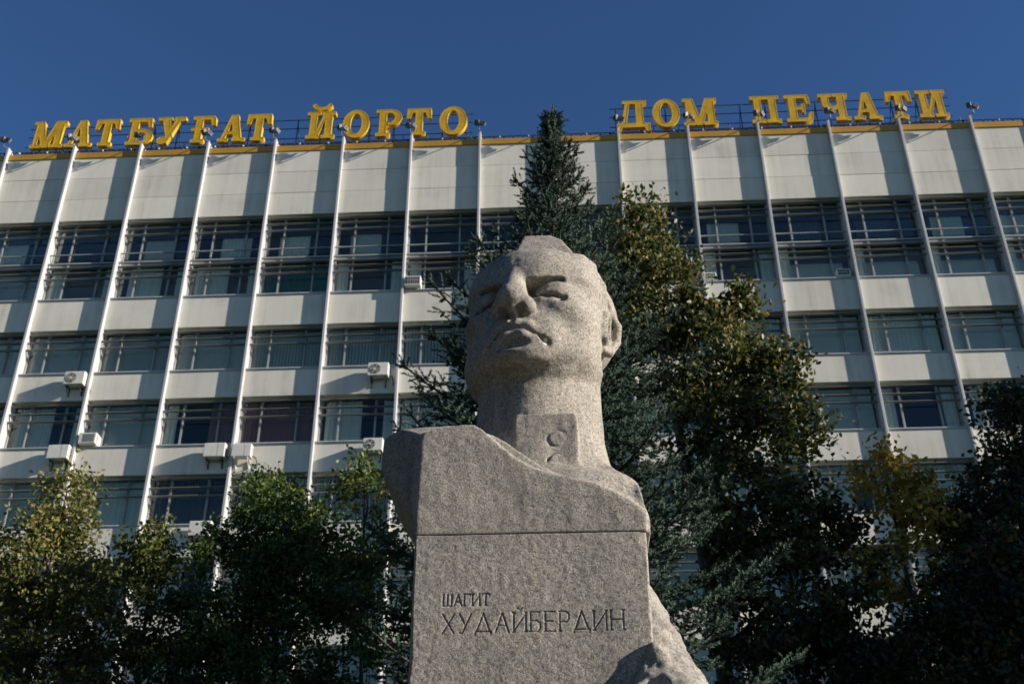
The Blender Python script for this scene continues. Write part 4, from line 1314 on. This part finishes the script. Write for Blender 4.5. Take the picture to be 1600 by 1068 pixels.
_, NS = spruce('spruce_tree', 'tall blue-green spruce right behind the stone bust', (-.05, 11.0, 0), 11.66,
       [(0, .05), (.5, .13), (1.2, .42), (2.3, .74), (3.0, 1.02), (3.7, 1.28), (5, 1.68), (7, 2.0), (10, 2.3), (12, 2.4)], 3)
print('spruce shoots', NS)
TG = 'broad-leaved trees between the monument and the building'
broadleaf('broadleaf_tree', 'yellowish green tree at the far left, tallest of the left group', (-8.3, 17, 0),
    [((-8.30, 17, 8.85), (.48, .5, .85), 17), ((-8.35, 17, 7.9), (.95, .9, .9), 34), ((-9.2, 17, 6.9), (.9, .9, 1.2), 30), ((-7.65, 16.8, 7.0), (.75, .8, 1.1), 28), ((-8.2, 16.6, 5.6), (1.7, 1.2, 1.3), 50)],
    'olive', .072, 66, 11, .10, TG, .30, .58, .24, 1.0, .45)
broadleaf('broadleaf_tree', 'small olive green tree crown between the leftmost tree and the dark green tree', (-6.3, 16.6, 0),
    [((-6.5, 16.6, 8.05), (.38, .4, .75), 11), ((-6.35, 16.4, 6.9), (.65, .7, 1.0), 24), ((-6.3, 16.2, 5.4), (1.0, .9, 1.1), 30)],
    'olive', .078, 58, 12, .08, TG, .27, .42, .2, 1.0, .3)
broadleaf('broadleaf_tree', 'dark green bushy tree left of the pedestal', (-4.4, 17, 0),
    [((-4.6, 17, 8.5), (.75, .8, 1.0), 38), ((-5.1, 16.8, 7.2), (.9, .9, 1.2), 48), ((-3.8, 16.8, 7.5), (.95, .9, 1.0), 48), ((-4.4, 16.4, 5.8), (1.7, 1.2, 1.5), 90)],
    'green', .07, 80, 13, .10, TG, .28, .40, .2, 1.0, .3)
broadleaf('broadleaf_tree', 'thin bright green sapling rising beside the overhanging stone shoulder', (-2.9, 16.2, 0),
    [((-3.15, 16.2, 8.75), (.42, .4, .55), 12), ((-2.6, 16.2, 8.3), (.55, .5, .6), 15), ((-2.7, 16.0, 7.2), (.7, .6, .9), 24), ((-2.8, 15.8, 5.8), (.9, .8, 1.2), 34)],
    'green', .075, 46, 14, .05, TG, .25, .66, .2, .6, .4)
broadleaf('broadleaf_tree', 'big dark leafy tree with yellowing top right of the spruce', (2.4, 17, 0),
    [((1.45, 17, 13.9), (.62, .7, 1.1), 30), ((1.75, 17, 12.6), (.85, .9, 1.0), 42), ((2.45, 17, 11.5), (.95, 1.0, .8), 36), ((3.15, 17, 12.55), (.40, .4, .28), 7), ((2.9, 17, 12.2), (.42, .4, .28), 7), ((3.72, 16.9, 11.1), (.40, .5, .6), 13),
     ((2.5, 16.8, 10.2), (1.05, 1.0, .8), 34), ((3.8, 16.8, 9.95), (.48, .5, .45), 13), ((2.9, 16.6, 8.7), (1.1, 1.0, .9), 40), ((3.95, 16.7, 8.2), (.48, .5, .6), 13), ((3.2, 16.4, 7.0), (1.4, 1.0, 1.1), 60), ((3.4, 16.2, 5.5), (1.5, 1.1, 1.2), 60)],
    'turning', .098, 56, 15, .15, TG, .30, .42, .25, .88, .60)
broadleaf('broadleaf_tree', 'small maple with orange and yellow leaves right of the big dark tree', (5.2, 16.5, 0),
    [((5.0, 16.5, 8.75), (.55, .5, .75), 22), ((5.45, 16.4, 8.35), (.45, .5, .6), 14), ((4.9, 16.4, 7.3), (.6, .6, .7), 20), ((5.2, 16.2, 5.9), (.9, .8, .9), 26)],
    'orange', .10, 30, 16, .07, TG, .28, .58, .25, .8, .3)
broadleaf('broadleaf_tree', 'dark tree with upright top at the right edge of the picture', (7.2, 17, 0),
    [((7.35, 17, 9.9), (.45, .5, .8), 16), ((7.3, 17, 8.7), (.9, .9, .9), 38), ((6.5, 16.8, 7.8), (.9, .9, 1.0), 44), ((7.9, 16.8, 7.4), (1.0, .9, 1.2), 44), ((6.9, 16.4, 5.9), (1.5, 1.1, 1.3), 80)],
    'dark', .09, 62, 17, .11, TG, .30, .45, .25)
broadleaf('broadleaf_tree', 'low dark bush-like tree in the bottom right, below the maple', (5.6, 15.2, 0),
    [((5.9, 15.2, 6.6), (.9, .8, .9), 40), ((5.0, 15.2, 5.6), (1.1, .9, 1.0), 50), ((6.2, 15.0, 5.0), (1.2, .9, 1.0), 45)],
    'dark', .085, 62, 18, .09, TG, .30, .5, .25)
# unseen trees added off to the right to shade the lower growth
for k, (x, y, h, sd) in enumerate([(21.0, 10.9, 17.3, 31), (22.5, 14.4, 16.6, 32), (22.0, 18.0, 17.0, 33), (24.0, 21.5, 17.0, 34)]):
    broadleaf('park_tree', ['tall park tree off to the right, nearest the monument', 'tall park tree off to the right, second from the monument', 'tall park tree off to the right, third from the monument', 'tall park tree off to the right, farthest from the monument'][k], (x, y, 0),
        [((x, y, h - 2.2), (1.8, 1.8, 2.2), 55), ((x + .9, y + .6, h - 5.0), (2.4, 2.2, 2.2), 70), ((x - .9, y - .6, h - 6.5), (2.3, 2.2, 2.2), 70), ((x, y, h - 9.5), (2.7, 2.6, 2.4), 80)],
        'dark', .30, 22, sd, .28, 'tall park trees to the right', .60, .4, .2)

for k, (x, y, h, sd) in enumerate([(-9.0, 5.4, 11.0, 41), (-9.0, -0.5, 12.0, 42), (-4.0, -10.0, 12.5, 43), (4.5, -12.0, 12.0, 44), (-10.2, 10.4, 12.0, 45)]):  # unseen trees added left and behind to cut ambient light on the bust
    broadleaf('park_tree', ['leafy park tree off to the left, level with the monument', 'leafy park tree behind the viewer, leftmost of three', 'leafy park tree behind the viewer, middle of three', 'leafy park tree behind the viewer, rightmost of three', 'leafy park tree off to the left, beyond the monument'][k], (x, y, 0),
        [((x, y, h - 2.2), (1.7, 1.8, 2.0), 45), ((x - .4, y + .6, h - 4.6), (2.1, 2.4, 2.0), 55), ((x - .6, y - .6, h - 6.5), (2.2, 2.4, 2.2), 55)],
        'dark', .24, 46, sd, .26, 'park trees behind the viewer', .60, .4, .2)
